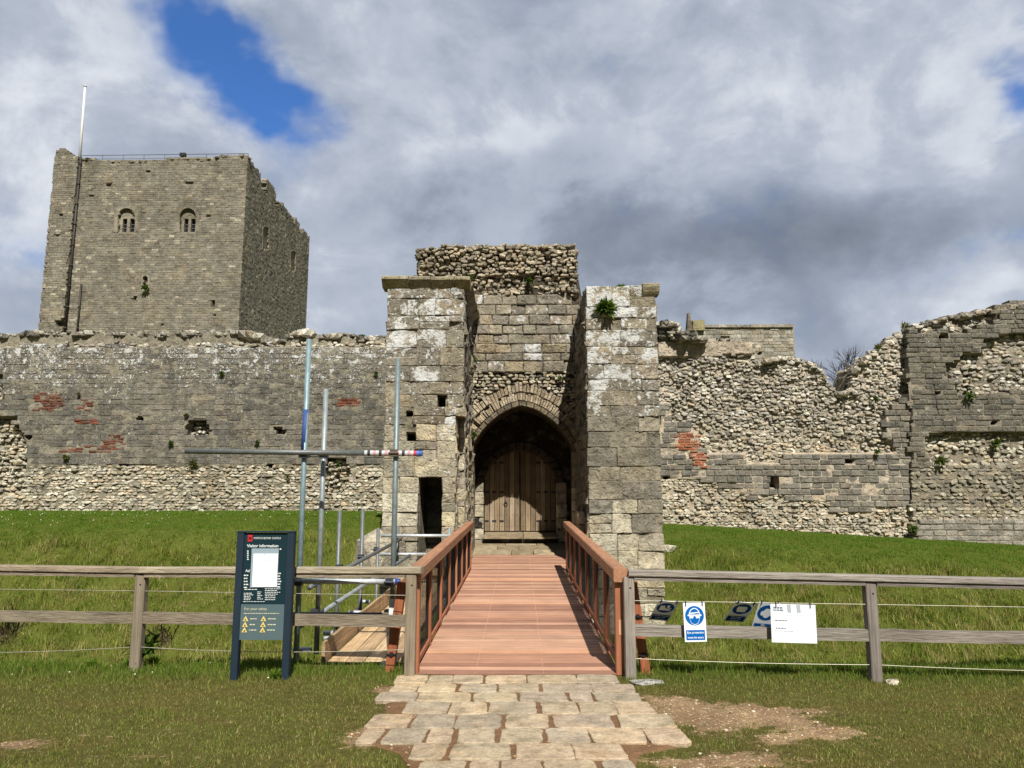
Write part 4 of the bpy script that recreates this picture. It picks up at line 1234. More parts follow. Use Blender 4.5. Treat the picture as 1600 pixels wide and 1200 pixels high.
WS = [[toS(*q) for q in arch_px(411, 420, 354, 391)], [toS(*q) for q in arch_px(454, 462, 392, 424)]]
zb_ = zK - 1.2
def topS(y):
    px = pix(Vector((KX1, y, zK)))[0]
    base = zb_ if px > 402 else zK + .1
    for a, b, hgt in ((388, 408, 1.3), (417, 431, 1.5), (436, 441, .8), (442, 449, 1.0), (450, 459, .9), (461, 468, 1.2), (470, 474, .5), (474, 485, 1.1)):
        if a <= px < b: base = zb_ + hgt + .4 * nz(y * 2.1, 5)
    return base + .15 * nz(y * 3, 2)
def mks(uc, vc, u0, u1, v0, v1):
    if uc < KY or uc > KY1 or vc > topS(uc) or any(inpoly(uc, vc, W) for W in WS): return
    if random.random() < .004: return
    pal = KW if random.random() < .06 else KP
    b = 1 + .12 * nz(uc * .3, vc * .6, 9)
    block(kf, fS, max(u0, KY + .01) + .005, min(u1, KY1) - .005, v0 + .005, v1 - .005, random.gauss(0, .010), .5, .012, tuple(x * b for x in pick(pal, .11)), 1, 1, 0, .02)
courses(kf, fS, (KY, KY1), (13.5, zK + 1.5), (.17, .23), (.26, .60), mks)
heightfield(kc, fS, KY + .1, KY1 - .05, 13.5, zK + 1.4, .16, lambda u, v: v < topS(u) - .1, lambda u, v: (-.8 if any(inpoly(u, v, W) for W in WS) else -.04), lambda u, v: lin(104, 97, 80))
for y in np.arange(KY + .5, KY1, .35):
    kc.box((KX1 - 1.0, y - .175, zb_ - 1), (KX1 - .07, y + .172, topS(y) - .2), lin(104, 97, 80))
for _ in range(160):
    px = random.uniform(90, 387); p = P(px, topK(px) + 1, KY)
    rock(kf, (p.x, KY + random.uniform(0, 1), p.z - .08), random.uniform(.12, .24), pick(KP, .15), .05)
kc.build('masonry_core', M['far_stone'], keep)
kf.build('stone_facing', M['far_stone'], keep)
for (pa, pb, r) in (((122.5, 246), (102, 514), .10), ((127, 443), (121, 514), .07)):
    dp = MB(); a, b = P(*pa, KY - .12), P(*pb, KY - .12)
    xm_ = (a.x + b.x) / 2 if r < .1 else KXp + .12
    dp.tube([(xm_, KY - .12, a.z), (xm_, KY - .12, b.z - 1)], r, 8, lin(62, 58, 52))
    for z in np.arange(b.z, a.z - .5, 1.8): dp.tube([(xm_, KY - .12, z), (xm_, KY - .12, z + .14)], r * 1.35, 8, lin(54, 50, 46))
    dp.build('drainpipe', M['iron'], keep, True)
def annulus(mb, uv, grow, fr, n0, n1, tint):
    cx = sum(p[0] for p in uv) / len(uv); arc = uv[1:-1]; cz = min(p[1] for p in arc)
    outer = [(uv[0][0] - grow, uv[0][1])] + [(cx + (u - cx) * (1 + grow / abs(arc[0][0] - cx)), cz + (v - cz) * (1 + grow / abs(arc[0][0] - cx))) for u, v in arc] + [(uv[-1][0] + grow, uv[-1][1])]
    for i in range(len(uv) - 1):
        mb.prism([uv[i], uv[i + 1], outer[i + 1], outer[i]], fr, n0, n1, vary(tint, .12))
for W, twin in ((W1, 1), (W2, 1), (W3, 0)):
    uv = polyuv(W, KY)
    x0, x1 = min(p[0] for p in uv), max(p[0] for p in uv); z0, z1 = min(p[1] for p in uv), max(p[1] for p in uv)
    wf = MB(); c = lin(140, 131, 110); wd = x1 - x0
    annulus(wf, uv, .28 if twin else .16, fK, .02, -.5, c)
    if twin:
        zs = z0 + (z1 - z0) * .60
        wf.prism([(x0, zs)] + [p for p in uv[1:-1] if p[1] > zs] + [(x1, zs)], fK, -.28, -.6, c)
        for a, b in ((0, .20), (.44, .60), (.86, 1)): wf.box((x0 + wd * a, KY + .28, z0), (x0 + wd * b, KY + .6, zs - .002), c)
        wf.box((x0, KY + .1, z0 - .12), (x1, KY + .6, z0), c)
    else:
        wf.prism([(u * .5 + (x0 + x1) * .25, v) for u, v in uv], fK, -.3, -.34, lin(92, 86, 74))
    fo = wf.build('window', M['far_stone'], keep)
    pn = MB(); pn.box((x0 + .05, KY + .62, z0), (x1 - .05, KY + .68, z1 - .3), (.015, .018, .024))
    pn.build('pane', M['glass'], fo)
    br2 = MB()
    if twin:
        for z in np.linspace(z0 + .15, z0 + (z1 - z0) * .55, 4): br2.box((x0 + wd * .2, KY + .55, z - .03), (x1 - wd * .14, KY + .6, z + .03), (.10, .11, .13))
        br2.build('glazing_bar', M['iron'], fo)
for W in WS:
    y0, y1 = min(p[0] for p in W), max(p[0] for p in W); z0, z1 = min(p[1] for p in W), max(p[1] for p in W)
    wf = MB(); c = lin(146, 137, 112)
    annulus(wf, sorted(W[:1]) + W[1:], .2, fS, .02, -.5, c)
    wf.prism([(y0, z0 + (z1 - z0) * .66)] + [p for p in W if p[1] > z0 + (z1 - z0) * .66] + [(y1, z0 + (z1 - z0) * .66)], fS, -.25, -.6, c)
    ym = (y0 + y1) / 2
    wf.box((KX1 - .6, ym - .12, z0), (KX1 - .3, ym + .12, z0 + (z1 - z0) * .66), c)
    fo = wf.build('window', M['far_stone'], keep)
    pn = MB(); pn.box((KX1 - .75, y0, z0), (KX1 - .68, y1, z1 - .3), (.015, .018, .024)); pn.build('pane', M['glass'], fo)
rl = MB()
a, b = P(128, 243, KY + 1.2), P(388, 240, KY + 1.2)
rl.tube([a, b], .03, 5, (.16, .17, .18)); rl.tube([a - Vector((0, 0, .35)), b - Vector((0, 0, .35))], .02, 5, (.16, .17, .18))
for k in range(9):
    p = a + (b - a) * k / 8; rl.tube([p, p - Vector((0, 0, 1.2))], .03, 5, (.16, .17, .18))
rl.build('roof_railing', M['steel'], keep)
fl = MB(); p = P(286, 242, KY + .8)
fl.box((p.x - .25, p.y - .15, p.z - .14), (p.x + .25, p.y + .15, p.z + .14), (.02, .02, .02)); fl.box((p.x - .06, p.y - .05, p.z - .6), (p.x + .06, p.y + .05, p.z - .142), (.03, .03, .03))
fl.build('floodlight', M['iron'], keep)
p0, p1 = P(125, 246, KY + 2), P(133, 135, KY + 2)
fp = MB(); fp.tube([(p0.x, p0.y, p0.z - 1.2), (p1.x, p1.y, p1.z)], [.13, .09], 10, (.72, .72, .70)); 
o = fp.build('pole', M['paint'], None, True, (p0.x, p0.y, p0.z - 1.2))
o.name = 'flagpole'
tag(o, 'bare white flagpole standing on the roof of the keep', 'flagpole')
cp = MB(); cp.tube([(p1.x, p1.y, p1.z), (p1.x, p1.y, p1.z + .12)], [.16, .10], 10, (.6, .6, .6)); cpo = cp.build('cap', M['paint'], o)

# ------------------------------------------------------------------ hall behind the right wall, bare tree
HY = 46.0
fH = front(HY)
hall = thing('stone_hall', (P(1160, 600, HY).x, HY, 1.5), 'pale roofless stone hall with a blind traceried window, seen over the ruined wall', 'stone building')
hm = MB(); hx0, hx1 = P(1084, 530, HY).x, P(1240, 530, HY).x; hz = P(1160, 512, HY).z
HP = [lin(160, 154, 138), lin(146, 140, 124), lin(172, 164, 146), lin(150, 138, 116)]
bw = polyuv([(1120, 546), (1120, 530), (1126, 525), (1140, 525), (1146, 530), (1146, 546)], HY); sl = polyuv([(1186, 542), (1190, 542), (1190, 554), (1186, 554)], HY)
def mkh(uc, vc, u0, u1, v0, v1):
    if inpoly(uc, vc, bw) or inpoly(uc, vc, sl): return
    block(hm, fH, max(u0, hx0) + .006, min(u1, hx1) - .006, v0 + .006, v1 - .006, random.gauss(0, .012), .3, .02, pick(HP, .12), 1, 1, 0, .10)
courses(hm, fH, (hx0, hx1), (6.5, hz), (.18, .24), (.3, .55), mkh)
hm.build('stone_facing', M['far_stone'], hall)
hc = MB()
heightfield(hc, fH, hx0 + .03, hx1 - .03, 6.5, hz, .1, lambda u, v: True, lambda u, v: -.4 if inpoly(u, v, sl) else (-.16 if inpoly(u, v, bw) else -.03), lambda u, v: lin(150, 142, 124))
hc.box((hx0 + .05, HY + .5, 0), (hx1 - .05, HY + 5, hz - .05), lin(140, 132, 116)); hc.box((hx0 + .05, HY + .08, 0), (hx1 - .05, HY + .498, 6.6), lin(140, 132, 116))
hc.build('masonry_core', M['far_stone'], hall)
hp = MB()
cx = hx0
while cx < hx1:
    l = min(random.uniform(.5, .9), hx1 + .12 - cx); hp.box((cx - .1, HY - .12, hz + .003), (cx + l - .11, HY + .5, hz + .15 + random.uniform(0, .04)), pick(HP, .1), .2); cx += l
hp.build('parapet', M['far_stone'], hall)
tr_ = MB()
xc = (bw[0][0] + bw[-1][0]) / 2; zt_ = bw[3][1]
for s in (-1, 1):
    tr_.tube([(xc + s * .25 + .2 * math.cos(t), HY + .05, zt_ - .35 + .22 * math.sin(t)) for t in np.linspace(0, math.pi, 8)], .035, 5, HP[2])
    tr_.tube([(xc + s * .47, HY + .05, bw[0][1]), (xc + s * .47, HY + .05, zt_ - .3)], .04, 5, HP[2])
tr_.tube([(xc, HY + .05, bw[0][1]), (xc, HY + .05, zt_ - .3)], .04, 5, HP[2])
tr_.build('window_tracery', M['far_stone'], hall)
ch = MB(); c0, c1 = P(1078, 516, HY - 1).x, P(1087, 516, HY - 1).x
cz = P(1082, 490, HY).z
for k in range(8):
    z = hz - .3 + (cz - hz + .3) * k / 8; z2 = hz - .3 + (cz - hz + .3) * (k + 1) / 8; s = .02 * k
    ch.box((c0 + s * .7, HY - .3 + s, z + .004), (c1 - s * .8, HY + .3 - s, z2 - .004), pick([lin(120, 108, 88), lin(134, 122, 100)], .1))
c2 = P(1100, 516, HY).x
ch.box((c1 + .03, HY - .25, hz - .2), (c2, HY + .3, hz + .42), lin(150, 138, 96))
ch.build('chimney', M['far_stone'], hall)

tree = thing('bare_tree', (P(1322, 600, 75).x, 75, 1.5), 'bare leafless tree showing through the notch of the ruined wall', 'tree')
tk, crn = MB(), MB()
def grow(p, d, L, r, lev):
    q = p + d * L; mid = p + d * L * .5 + Vector((random.uniform(-1, 1), random.uniform(-1, 1), 0)) * L * .06
    (tk if lev == 0 else crn).tube([p, mid, q], [r, r * .85, r * .68], 7 if lev < 2 else 4, vary(lin(92, 84, 76), .15), False)
    if lev >= 6: return
    for _ in range(3 if lev < 5 else 4):
        nd = (d + Vector((random.uniform(-1, 1), random.uniform(-1, 1), random.uniform(-.25, .6))) * (.75 if lev else .55)).normalized()
        s = p + (q - p) * (1 if _ == 0 else random.uniform(.55, 1))
        grow(s, nd, L * random.uniform(.62, .84), r * .62, lev + 1)
random.seed(21)
grow(Vector((P(1322, 600, 75).x, 75, 1.4)), Vector((.02, 0, 1)), 4.6, .34, 0)
tk.build('trunk', M['old_wood_z'], tree); crn.build('crown', M['old_wood_z'], tree)
random.seed(99)

# ------------------------------------------------------------------ footbridge
BY0, BY1, BY2 = 7.5, 15.88, 18.94
def dz(y): return .0274 * (y - BY0) + .012
bridge = thing('footbridge', (0, BY0, 0), 'new reddish hardwood footbridge rising to the archway between wire mesh parapets', 'footbridge')
BXL, BXR = P(646.5, 960, BY0).x, P(970, 960, BY0).x
RED = [lin(170, 129, 105), lin(160, 119, 96), lin(180, 140, 115), lin(148, 108, 88), lin(174, 135, 111)]
POST = [lin(160, 102, 72), lin(150, 94, 66), lin(168, 110, 80)]
dk = MB()
y = BY0
while y < BY2:
    c = vary(random.choice(RED), .13)
    if random.random() < .06: c = lin(196, 146, 112)
    x0, x1 = BXL + .02, BXR - .02
    if y > BY1: x0, x1 = XL1 + .07, XR0 - .07
    for k in range(4):                  # four raised reeds to each board
        a = y + .004 + k * .0325
        dk.beam((x0, a + .0165, dz(a) - .014 + random.uniform(-.0015, .0015)), (x1, a + .0165, dz(a) - .014 + random.uniform(-.0015, .0015)), .026, .028, c, bev=.003)
    dk.box((x0, y + .004, dz(y) - .04), (x1, y + .128, dz(y) - .008), tuple(q * .8 for q in c))
    y += .145
dk.build('deck', M['new_wood_x'], bridge)
sw = MB()
for y in np.arange(BY0 + .04, BY2 - .1, .0725):
    for u in (-.42, .22):
        if random.random() < .85: x = u + random.uniform(-.006, .006); sw.tube([(x, y, dz(y) - .002), (x, y, dz(y) + .003)], .0055, 5, lin(214, 176, 148))
tag(sw.build('screw', M['matt'], bridge), kind='stuff')
for x in (BXL + .25, 0, BXR - .25):
    bm_ = MB(); bm_.beam((x, BY0 + .1, dz(BY0) - .20), (x, BY1, dz(BY1) - .20), .12, .26, POST[0]); bm_.build('bearer', M['new_wood_y'], bridge)
RH = .965
NB_ = 7
for side, X in ((-1, BXL), (1, BXR)):
    par = bpy.data.objects.new('parapet', None); col.objects.link(par); par.parent = bridge; par.location = (X, 0, 0)
    ra = MB(); ra.beam((X, BY0 - .06, dz(BY0) + RH - .065), (X, BY1 - .02, dz(BY1) + RH - .065), .135, .125, lin(168, 122, 92), bev=.012)
    ra.build('handrail', M['new_wood_y'], par)
    ys = np.linspace(BY0 + .05, BY1 - .12, NB_ + 1)
    for k, y in enumerate(ys):
        pm = MB(); wd = .105 if k in (0,) else .062
        pm.beam((X, y, dz(y) - .20 if k else .0), (X, y, dz(y) + RH - .13), wd, wd, vary(random.choice(POST), .08), up=(0, 1, 0), bev=.005)
        po = pm.build('post', M['new_wood_z'], par)
        if k == 0 and side == 1:
            cp = MB(); cp.box((X - .022, y - .057, .36), (X + .012, y - .051, .50), lin(206, 158, 122)); cp.build('plug', M['new_wood_z'], par)
    for a, b in zip(ys, ys[1:]):
        bt = MB()
        bt.beam((X, a + .033, dz(a) + .055), (X, b - .033, dz(b) + .055), .05, .045, lin(160, 100, 72)); bt.build('bottom_rail', M['new_wood_y'], par)
        ms = MB(); g = (.012, .012, .012)
        for z in np.arange(.085, RH - .13, .03): ms.tube([(X, a + .03, dz(a) + z), (X, b - .03, dz(b) + z)], .0013, 4, g, False)
        for y in np.arange(a + .05, b - .03, .03): ms.tube([(X + .003, y, dz(y) + .075), (X + .003, y, dz(y) + RH - .13)], .0013, 4, g, False)
        ms.build('wire_mesh', M['iron'], par)
    # raking outer brace with bolt plates
    bx = X + side * .20
    bs_ = MB(); bs_.beam((bx + side * .05, BY0 + .12, -.10), (bx - side * .07, BY0 + .12, dz(BY0) + .82), .085, .10, lin(160, 96, 64), up=(0, 1, 0), bev=.006)
    bo = bs_.build('brace', M['new_wood_z'], par)
    for z in (.17, .52):
        bl = MB(); xx_ = bx + side * (.05 - .12 * (z + .1) / .92)
        bl.tube([(xx_, BY0 + .055, z), (xx_, BY0 + .068, z)], .022, 10, (.02, .02, .02)); bl.beam((xx_ - .05, BY0 + .06, z), (xx_ + .05, BY0 + .06, z), .012, .012, (.02, .02, .02)); bl.build('bolt', M['iron'], bo)
for y in (10.2, 13.4):
    ts = MB()
    for x in (BXL + .1, BXR - .1): ts.beam((x, y, -2.3), (x, y, dz(y) - .33), .15, .15, POST[1], up=(0, 1, 0))
    ts.beam((BXL - .1, y, dz(y) - .40), (BXR + .1, y, dz(y) - .40), .14, .14, POST[1]); ts.build('trestle', M['new_wood_z'], bridge)

# ------------------------------------------------------------------ fences
def fence(posts, tops, lows, label, pale, wire_px, split):
    """posts: list of base points; rails run from post to post"""
    f = thing('post_and_rail_fence', posts[0], label, 'fence', )
    OG = [lin(150, 136, 116), lin(138, 126, 108), lin(160, 148, 128)] if not pale else [lin(142, 132, 122), lin(130, 122, 114), lin(150, 142, 132)]
    for p, t in zip(posts, tops):
        m_ = MB(); w_ = .098
        m_.beam((p[0], p[1], tz1(p[0], p[1]) - .25), (p[0], p[1], t - .075), w_, w_, vary(random.choice(OG), .08), up=(0, 1, 0), bev=.008)
        o_ = m_.build('post', M['old_wood_z'], f)
        h_ = MB(); h_.tube([(p[0] + .01, p[1] - .0495, t - .17), (p[0] + .01, p[1] - .044, t - .17)], .010, 8, (.03, .03, .03)); h_.build('bolt_hole', M['iron'], o_)
    for i in range(len(posts) - 1):
        a, b = posts[i], posts[i + 1]
        ta, tb = Vector((a[0], a[1] - .01, tops[i])), Vector((b[0], b[1] - .01, tops[i + 1]))
        e = Vector((.10 if i == len(posts) - 2 and split > 0 else 0, 0, 0))
        m_ = MB(); m_.beam(ta - Vector((0, 0, .035)), tb - Vector((0, 0, .035)) + e, .125, .062, vary(random.choice(OG), .06), bev=.010)
        d = (tb - ta).normalized()
        m_.beam(ta + d * .05 - Vector((0, -.002, .087)), tb - d * .05 - Vector((0, -.002, .087)), .108, .024, vary(OG[1], .05))
        m_.build('top_rail', M['old_wood_x'], f)
        la, lb = Vector((a[0] + .05, a[1] - .012, lows[i])), Vector((b[0] - .05, b[1] - .012, lows[i + 1]))
        m_ = MB(); n = 14                # slightly wany lower rail
        for k in range(1):
            vs = []
            for q in range(n + 1):
                c = la + (lb - la) * q / n; hh_ = .052 + .006 * nz(q * .7, i + a[0]); s_ = .006 * nz(q * .5, 9 + a[0])
                vs += [c + Vector((0, -.025, -hh_ + s_)), c + Vector((0, .025, -hh_ + s_)), c + Vector((0, .025, hh_ + s_)), c + Vector((0, -.025, hh_ + s_))]
            fs = [(q * 4 + j, q * 4 + (j + 1) % 4, q * 4 + 4 + (j + 1) % 4, q * 4 + 4 + j) for q in range(n) for j in range(4)] + [(3, 2, 1, 0), tuple(n * 4 + j for j in range(4))]
            m_.add(vs, fs, vary(random.choice(OG), .06))
        m_.build('lower_rail', M['old_wood_x'], f)
        for ws in wire_px:
            za, zb2 = ws[i], ws[i + 1]
            sag = ws[-1]
            m_ = MB(); m_.tube([(a[0] + (b[0] - a[0]) * t, a[1] + (b[1] - a[1]) * t - .02, za + (zb2 - za) * t - sag * 4 * t * (1 - t)) for t in np.linspace(0, 1, 13)], .0032, 5, lin(176, 170, 150), False)
            m_.build('wire', M['steel'], f)
    return f
pA, pB = G(212, 1046), P(642, 960, 7.42); pB = Vector((pB.x, 7.42, 0))
dv = (pA - pB); pA = Vector((pA.x, pA.y, 0)); pZ = pA + dv * 1.05
Yf = lambda p: p.y
tzL = [P(-220, 879, pZ.y).z, P(218, 885, pA.y).z, P(642, 885, 7.42).z]
lwL = [P(-220, 960, pZ.y).z, P(218, 965, pA.y).z, P(642, 970, 7.42).z]
fence([pZ, pA, pB], tzL, lwL, 'weathered brown post and rail fence behind the dark information board', False,
      [(P(-220, 918, pZ.y).z, P(218, 923, pA.y).z, P(642, 930, 7.42).z, .0), (P(-220, 1016, pZ.y).z, P(218, 1010, pA.y).z, P(642, 1014, 7.42).z, .035)], 1)
pC = Vector((P(983, 960, 7.42).x, 7.42, 0)); pD = G(1368, 1064); pD = Vector((pD.x, pD.y, 0)); pE = pD + (pD - pC) * 1.02
tzR = [P(983, 889, 7.42).z, P(1357, 897, pD.y).z, P(1760, 906, pE.y).z]
lwR = [P(983, 984, 7.42).z, P(1360, 992, pD.y).z, P(1760, 999, pE.y).z]
W1z = (P(983, 938, 7.42).z, P(1357, 944, pD.y).z, P(1760, 951, pE.y).z, .0)
fence([pC, pD, pE], tzR, lwR, 'silvery grey post and rail fence with safety signs hung on its wire', True,
      [W1z, (P(983, 1028, 7.42).z, P(1365, 1038, pD.y).z, P(1760, 1050, pE.y).z, .012)], -1)

# ------------------------------------------------------------------ information board
SY = 7.24
M['print'] = M['matt']
def lettering(parent, s, p, h, tint, mat=None, align='LEFT', rot=(math.pi / 2, 0, 0), name='lettering', wide=1.0, bold=0.0):
    cu = bpy.data.curves.new(name, 'FONT'); cu.body = s; cu.size = h; cu.extrude = .0006; cu.align_x = align; cu.align_y = 'CENTER'; cu.offset = bold
    t = bpy.data.objects.new('tmp', cu); col.objects.link(t)
    bpy.context.view_layer.update()
    me = bpy.data.meshes.new_from_object(t.evaluated_get(bpy.context.evaluated_depsgraph_get()))
    bpy.data.objects.remove(t); bpy.data.curves.remove(cu)
    at = me.color_attributes.new('tint', 'FLOAT_COLOR', 'POINT')
    at.data.foreach_set('color', np.tile(np.array([*tint, 0], dtype=np.float32), len(me.vertices)))
    me.materials.clear(); me.materials.append(M['matt'])
    me.name = name
    o = bpy.data.objects.new(name, me); col.objects.link(o)
    off = Vector(); q = parent
    while q is not None: off += q.location; q = q.parent
    o.parent = parent; o.location = Vector(p) - off; o.rotation_euler = rot; o.scale = (wide, 1, 1)
    return o
bx0, bx1 = P(366, 930, SY).x, P(456, 930, SY).x
bz1, bz0 = P(415, 832, SY).z, P(405, 1000, SY).z
board = thing('information_board', ((bx0 + bx1) / 2, SY, 0), 'tall dark green information board on two legs in front of the brown fence', 'information board')
NAVY = lin(36, 50, 62)
for x in (bx0 + .032, bx1 - .032):
    m_ = MB(); m_.beam((x, SY + .03, tz1(x, SY) - .2), (x, SY + .03, bz1), .064, .075, NAVY, up=(0, 1, 0), bev=.004); m_.build('leg', M['paint'], board)
px0, px1 = bx0 + .065, bx1 - .065
zs = P(410, 944, SY).z
m_ = MB(); m_.box((px0, SY + .008, zs), (px1, SY + .05, bz1 - .004), lin(18, 46, 54)); panel = m_.build('panel', M['paint'], board)
m_ = MB(); m_.box((px0, SY + .006, bz0), (px1, SY + .05, zs - .002), lin(86, 104, 108)); safety = m_.build('safety_panel', M['paint'], board)
m_ = MB(); m_.box((bx0 - .003, SY - .012, bz1 + .001), (bx1 + .003, SY + .072, bz1 + .012), NAVY); m_.build('top_cap', M['paint'], board)
FY = SY + .0035
def bp(px, py): q = P(px, py, FY); return (q.x, FY, q.z)
WHT = lin(226, 232, 228)
lettering(panel, 'PORTCHESTER CASTLE', bp(396.5, 841), .0245, WHT, wide=1.0)
em = MB(); a, b = bp(387, 846), bp(394.5, 836)
em.box((a[0], FY, a[2]), (b[0], FY + .006, b[2]), lin(206, 48, 52)); 
cx_, cz_ = (a[0] + b[0]) / 2, (a[2] + b[2]) / 2
em.box((cx_ - .010, FY - .001, cz_ - .010), (cx_ + .010, FY - .0002, cz_ + .010), lin(70, 26, 32)); 
for sx, sz in ((-1, -1), (1, -1), (-1, 1), (1, 1)): em.box((cx_ + sx * .012 - .004, FY - .001, cz_ + sz * .012 - .004), (cx_ + sx * .012 + .004, FY - .0002, cz_ + sz * .012 + .004), lin(70, 26, 32))
em.build('emblem', M['matt'], panel)
lettering(panel, 'Visitor information', bp(386, 853), .038, WHT, bold=.0006)
lettering(panel, 'Ad', bp(383.5, 892), .034, WHT, bold=.0005)
tx = MB()
def lines(mb, x0, x1, y0, y1, n, h=.006, tint=WHT, ragged=.35):
    for k in range(n):
        py = y0 + (y1 - y0) * k / max(1, n - 1)
        a, b = bp(x0, py), bp(x1 - (x1 - x0) * random.uniform(0, ragged), py)
        u = a[0]
        while u < b[0] - .006:
            l = random.uniform(.010, .030); l = min(l, b[0] - u); mb.box((u, FY, a[2] - h / 2), (u + l, FY + .006, a[2] + h / 2), tint); u += l + .006
lines(tx, 386, 389, 861, 874, 5, .010); lines(tx, 437, 440, 858, 858, 1, .012, ragged=0)
lines(tx, 381, 388, 899, 918, 5, .010); lines(tx, 433, 440, 896, 917, 6, .010, ragged=.2)
lines(tx, 382, 406, 921, 921, 1, .006); lines(tx, 381, 396, 927, 937, 5, .005); lines(tx, 402, 411, 925, 936, 5, .005); lines(tx, 414, 439, 920, 931, 5, .005); lines(tx, 414, 436, 934, 937, 2, .005); lines(tx, 380, 420, 940, 940, 1, .004)
tag(tx.build('small_print', M['matt'], panel), kind='stuff')
CRM = lin(206, 206, 172)
lettering(safety, 'For your safety', bp(381.5, 951.5), .034, CRM)
ty = MB(); lines(ty, 381, 436, 958.5, 958.5, 1, .006, CRM, 0)
for r, py in enumerate((967, 976, 984.5)):
    for c, px in enumerate((384 - r, 412 - r * .8)):
        lines(ty, px + 7, px + 21 - (c == 0) * 2, py, py, 1, .009, CRM, .3)
tag(ty.build('small_print', M['matt'], safety), kind='stuff')
for r, py in enumerate((970.5, 979.5, 988)):
    for c, px in enumerate((383.5 - r, 411.5 - r * .8)):
        q = bp(px, py); s_ = .026
        tm = MB(); tm.prism([(q[0] - s_, q[2]), (q[0] + s_, q[2]), (q[0], q[2] + s_ * 1.75)], front(FY), 0, -.004, lin(226, 204, 120))
        tm.prism([(q[0] - .010, q[2] + .006), (q[0] + .010, q[2] + .006), (q[0] + .004 * (r - 1), q[2] + .024)], front(FY), .0008, .0002, lin(50, 50, 40)); tm.build('warning_triangle', M['matt'], safety)
# notice in a clear wallet taped over the board
NY = SY - .006
np0, np1 = P(394, 917, NY), P(434, 859, NY)
nt_ = thing('paper_notice', (np0.x, NY, np0.z), 'white paper notice in a plastic wallet taped over the information board', 'notice')
m_ = MB(); x0n, x1n = P(395, 888, NY).x, P(433.5, 888, NY).x
m_.box((x0n, NY, np0.z), (x1n, NY + .003, np1.z - .035), lin(240, 242, 244)); sh = m_.build('sheet', M['matt'], nt_)
m_ = MB(); m_.box((x0n - .02, NY + .0035, np0.z - .006), (x1n + .004, NY + .006, np1.z + .012), lin(150, 166, 176)); m_.build('plastic_wallet', M['paint'], nt_)
tn = MB()
FYo = FY; FY = NY - .0006
lines(tn, 404, 427, 873, 878, 3, .005, lin(196, 200, 206)); lines(tn, 399, 428, 884, 896, 4, .003, lin(206, 210, 214)); lines(tn, 399, 424, 912, 914, 2, .003, lin(200, 204, 208)); lines(tn, 413, 416, 866, 866, 1, .014, lin(190, 196, 204), 0)
FY = FYo
tag(tn.build('small_print', M['matt'], sh), kind='stuff')

# ------------------------------------------------------------------ safety signs on the right-hand fence wire
def wire_at(px):
    t = (P(px, 940, pC.y).x - pC.x) / (pD.x - pC.x); y = pC.y + (pD.y - pC.y) * t
    x = P(px, 940, y).x; t = (x - pC.x) / (pD.x - pC.x)
    return Vector((x, pC.y + (pD.y - pC.y) * t - .032, W1z[0] + (W1z[1] - W1z[0]) * t))
BLUE, WH = lin(0, 98, 176), lin(232, 238, 242)
DBL = lin(0, 70, 136)
def hung(name, label, cat, pxa, pxb, length, tilt, yawd, group=None, drop=.0, rolld=0, dyy=0.0, base=WH, rot_z=0):
    a, b = wire_at(pxa), wire_at(pxb)
    wd = (b - a).length
    root = thing(name, (a + b) / 2 + Vector((0, dyy, 0)), label, cat, group)
    root.rotation_euler = (R_(tilt), R_(rolld), R_(yawd))      # local: x right, -y front, -z down
    pm = MB(); pm.box((-wd / 2, 0, -length), (wd / 2, .003, 0), base)
    pl = pm.build('plate', M['paint']); pl.parent = root
    tm = MB()
    for s in (-1, 1): tm.box((s * wd * .38 - .004, -.008, -.03), (s * wd * .38 + .004, .008, .018), (.02, .02, .02))
    t_ = tm.build('cable_tie', M['iron']); t_.parent = root
    return root, pl, wd
def local(mb, name, parent, mat=M['matt']):
    o = mb.build(name, mat); o.parent = parent; return o
def ellipse(mb, cx, cz, rx, rz, y, tint, n=32):
    mb.add([(cx + rx * math.cos(t), y, cz + rz * math.sin(t)) for t in np.linspace(0, 2 * math.pi, n, endpoint=False)], [tuple(range(n))], tint)
def poly(mb, pts, y, tint): mb.add([(x, y, z) for x, z in pts], [tuple(range(len(pts)))], tint)
def text_local(parent, s, x, z, h, tint, y=-.0024, align='CENTER', bold=.0008):
    o = lettering(parent, s, (0, 0, 0), h, tint, align=align, bold=bold); o.location = (x, y, z); return o
def sign_face(pl, wd, L, art, texts, blue):
    m_ = MB(); r = wd * .43
    ellipse(m_, 0, -L * .335, r, r, -.0010, blue); local(m_, 'disc', pl)
    m_ = MB(); m_.box((-wd * .43, -.0012, -L * .955), (wd * .43, -.0002, -L * .70), blue); local(m_, 'caption_panel', pl)
    for k, t in enumerate(texts): text_local(pl, t, 0, -L * (.765 + .125 * k) if len(texts) == 2 else -L * (.745 + .085 * k), L * (.074 if len(texts) == 2 else .052), WH, bold=.0005)
    m_ = MB(); art(m_, r, -L * .335); local(m_, 'pictogram', pl)
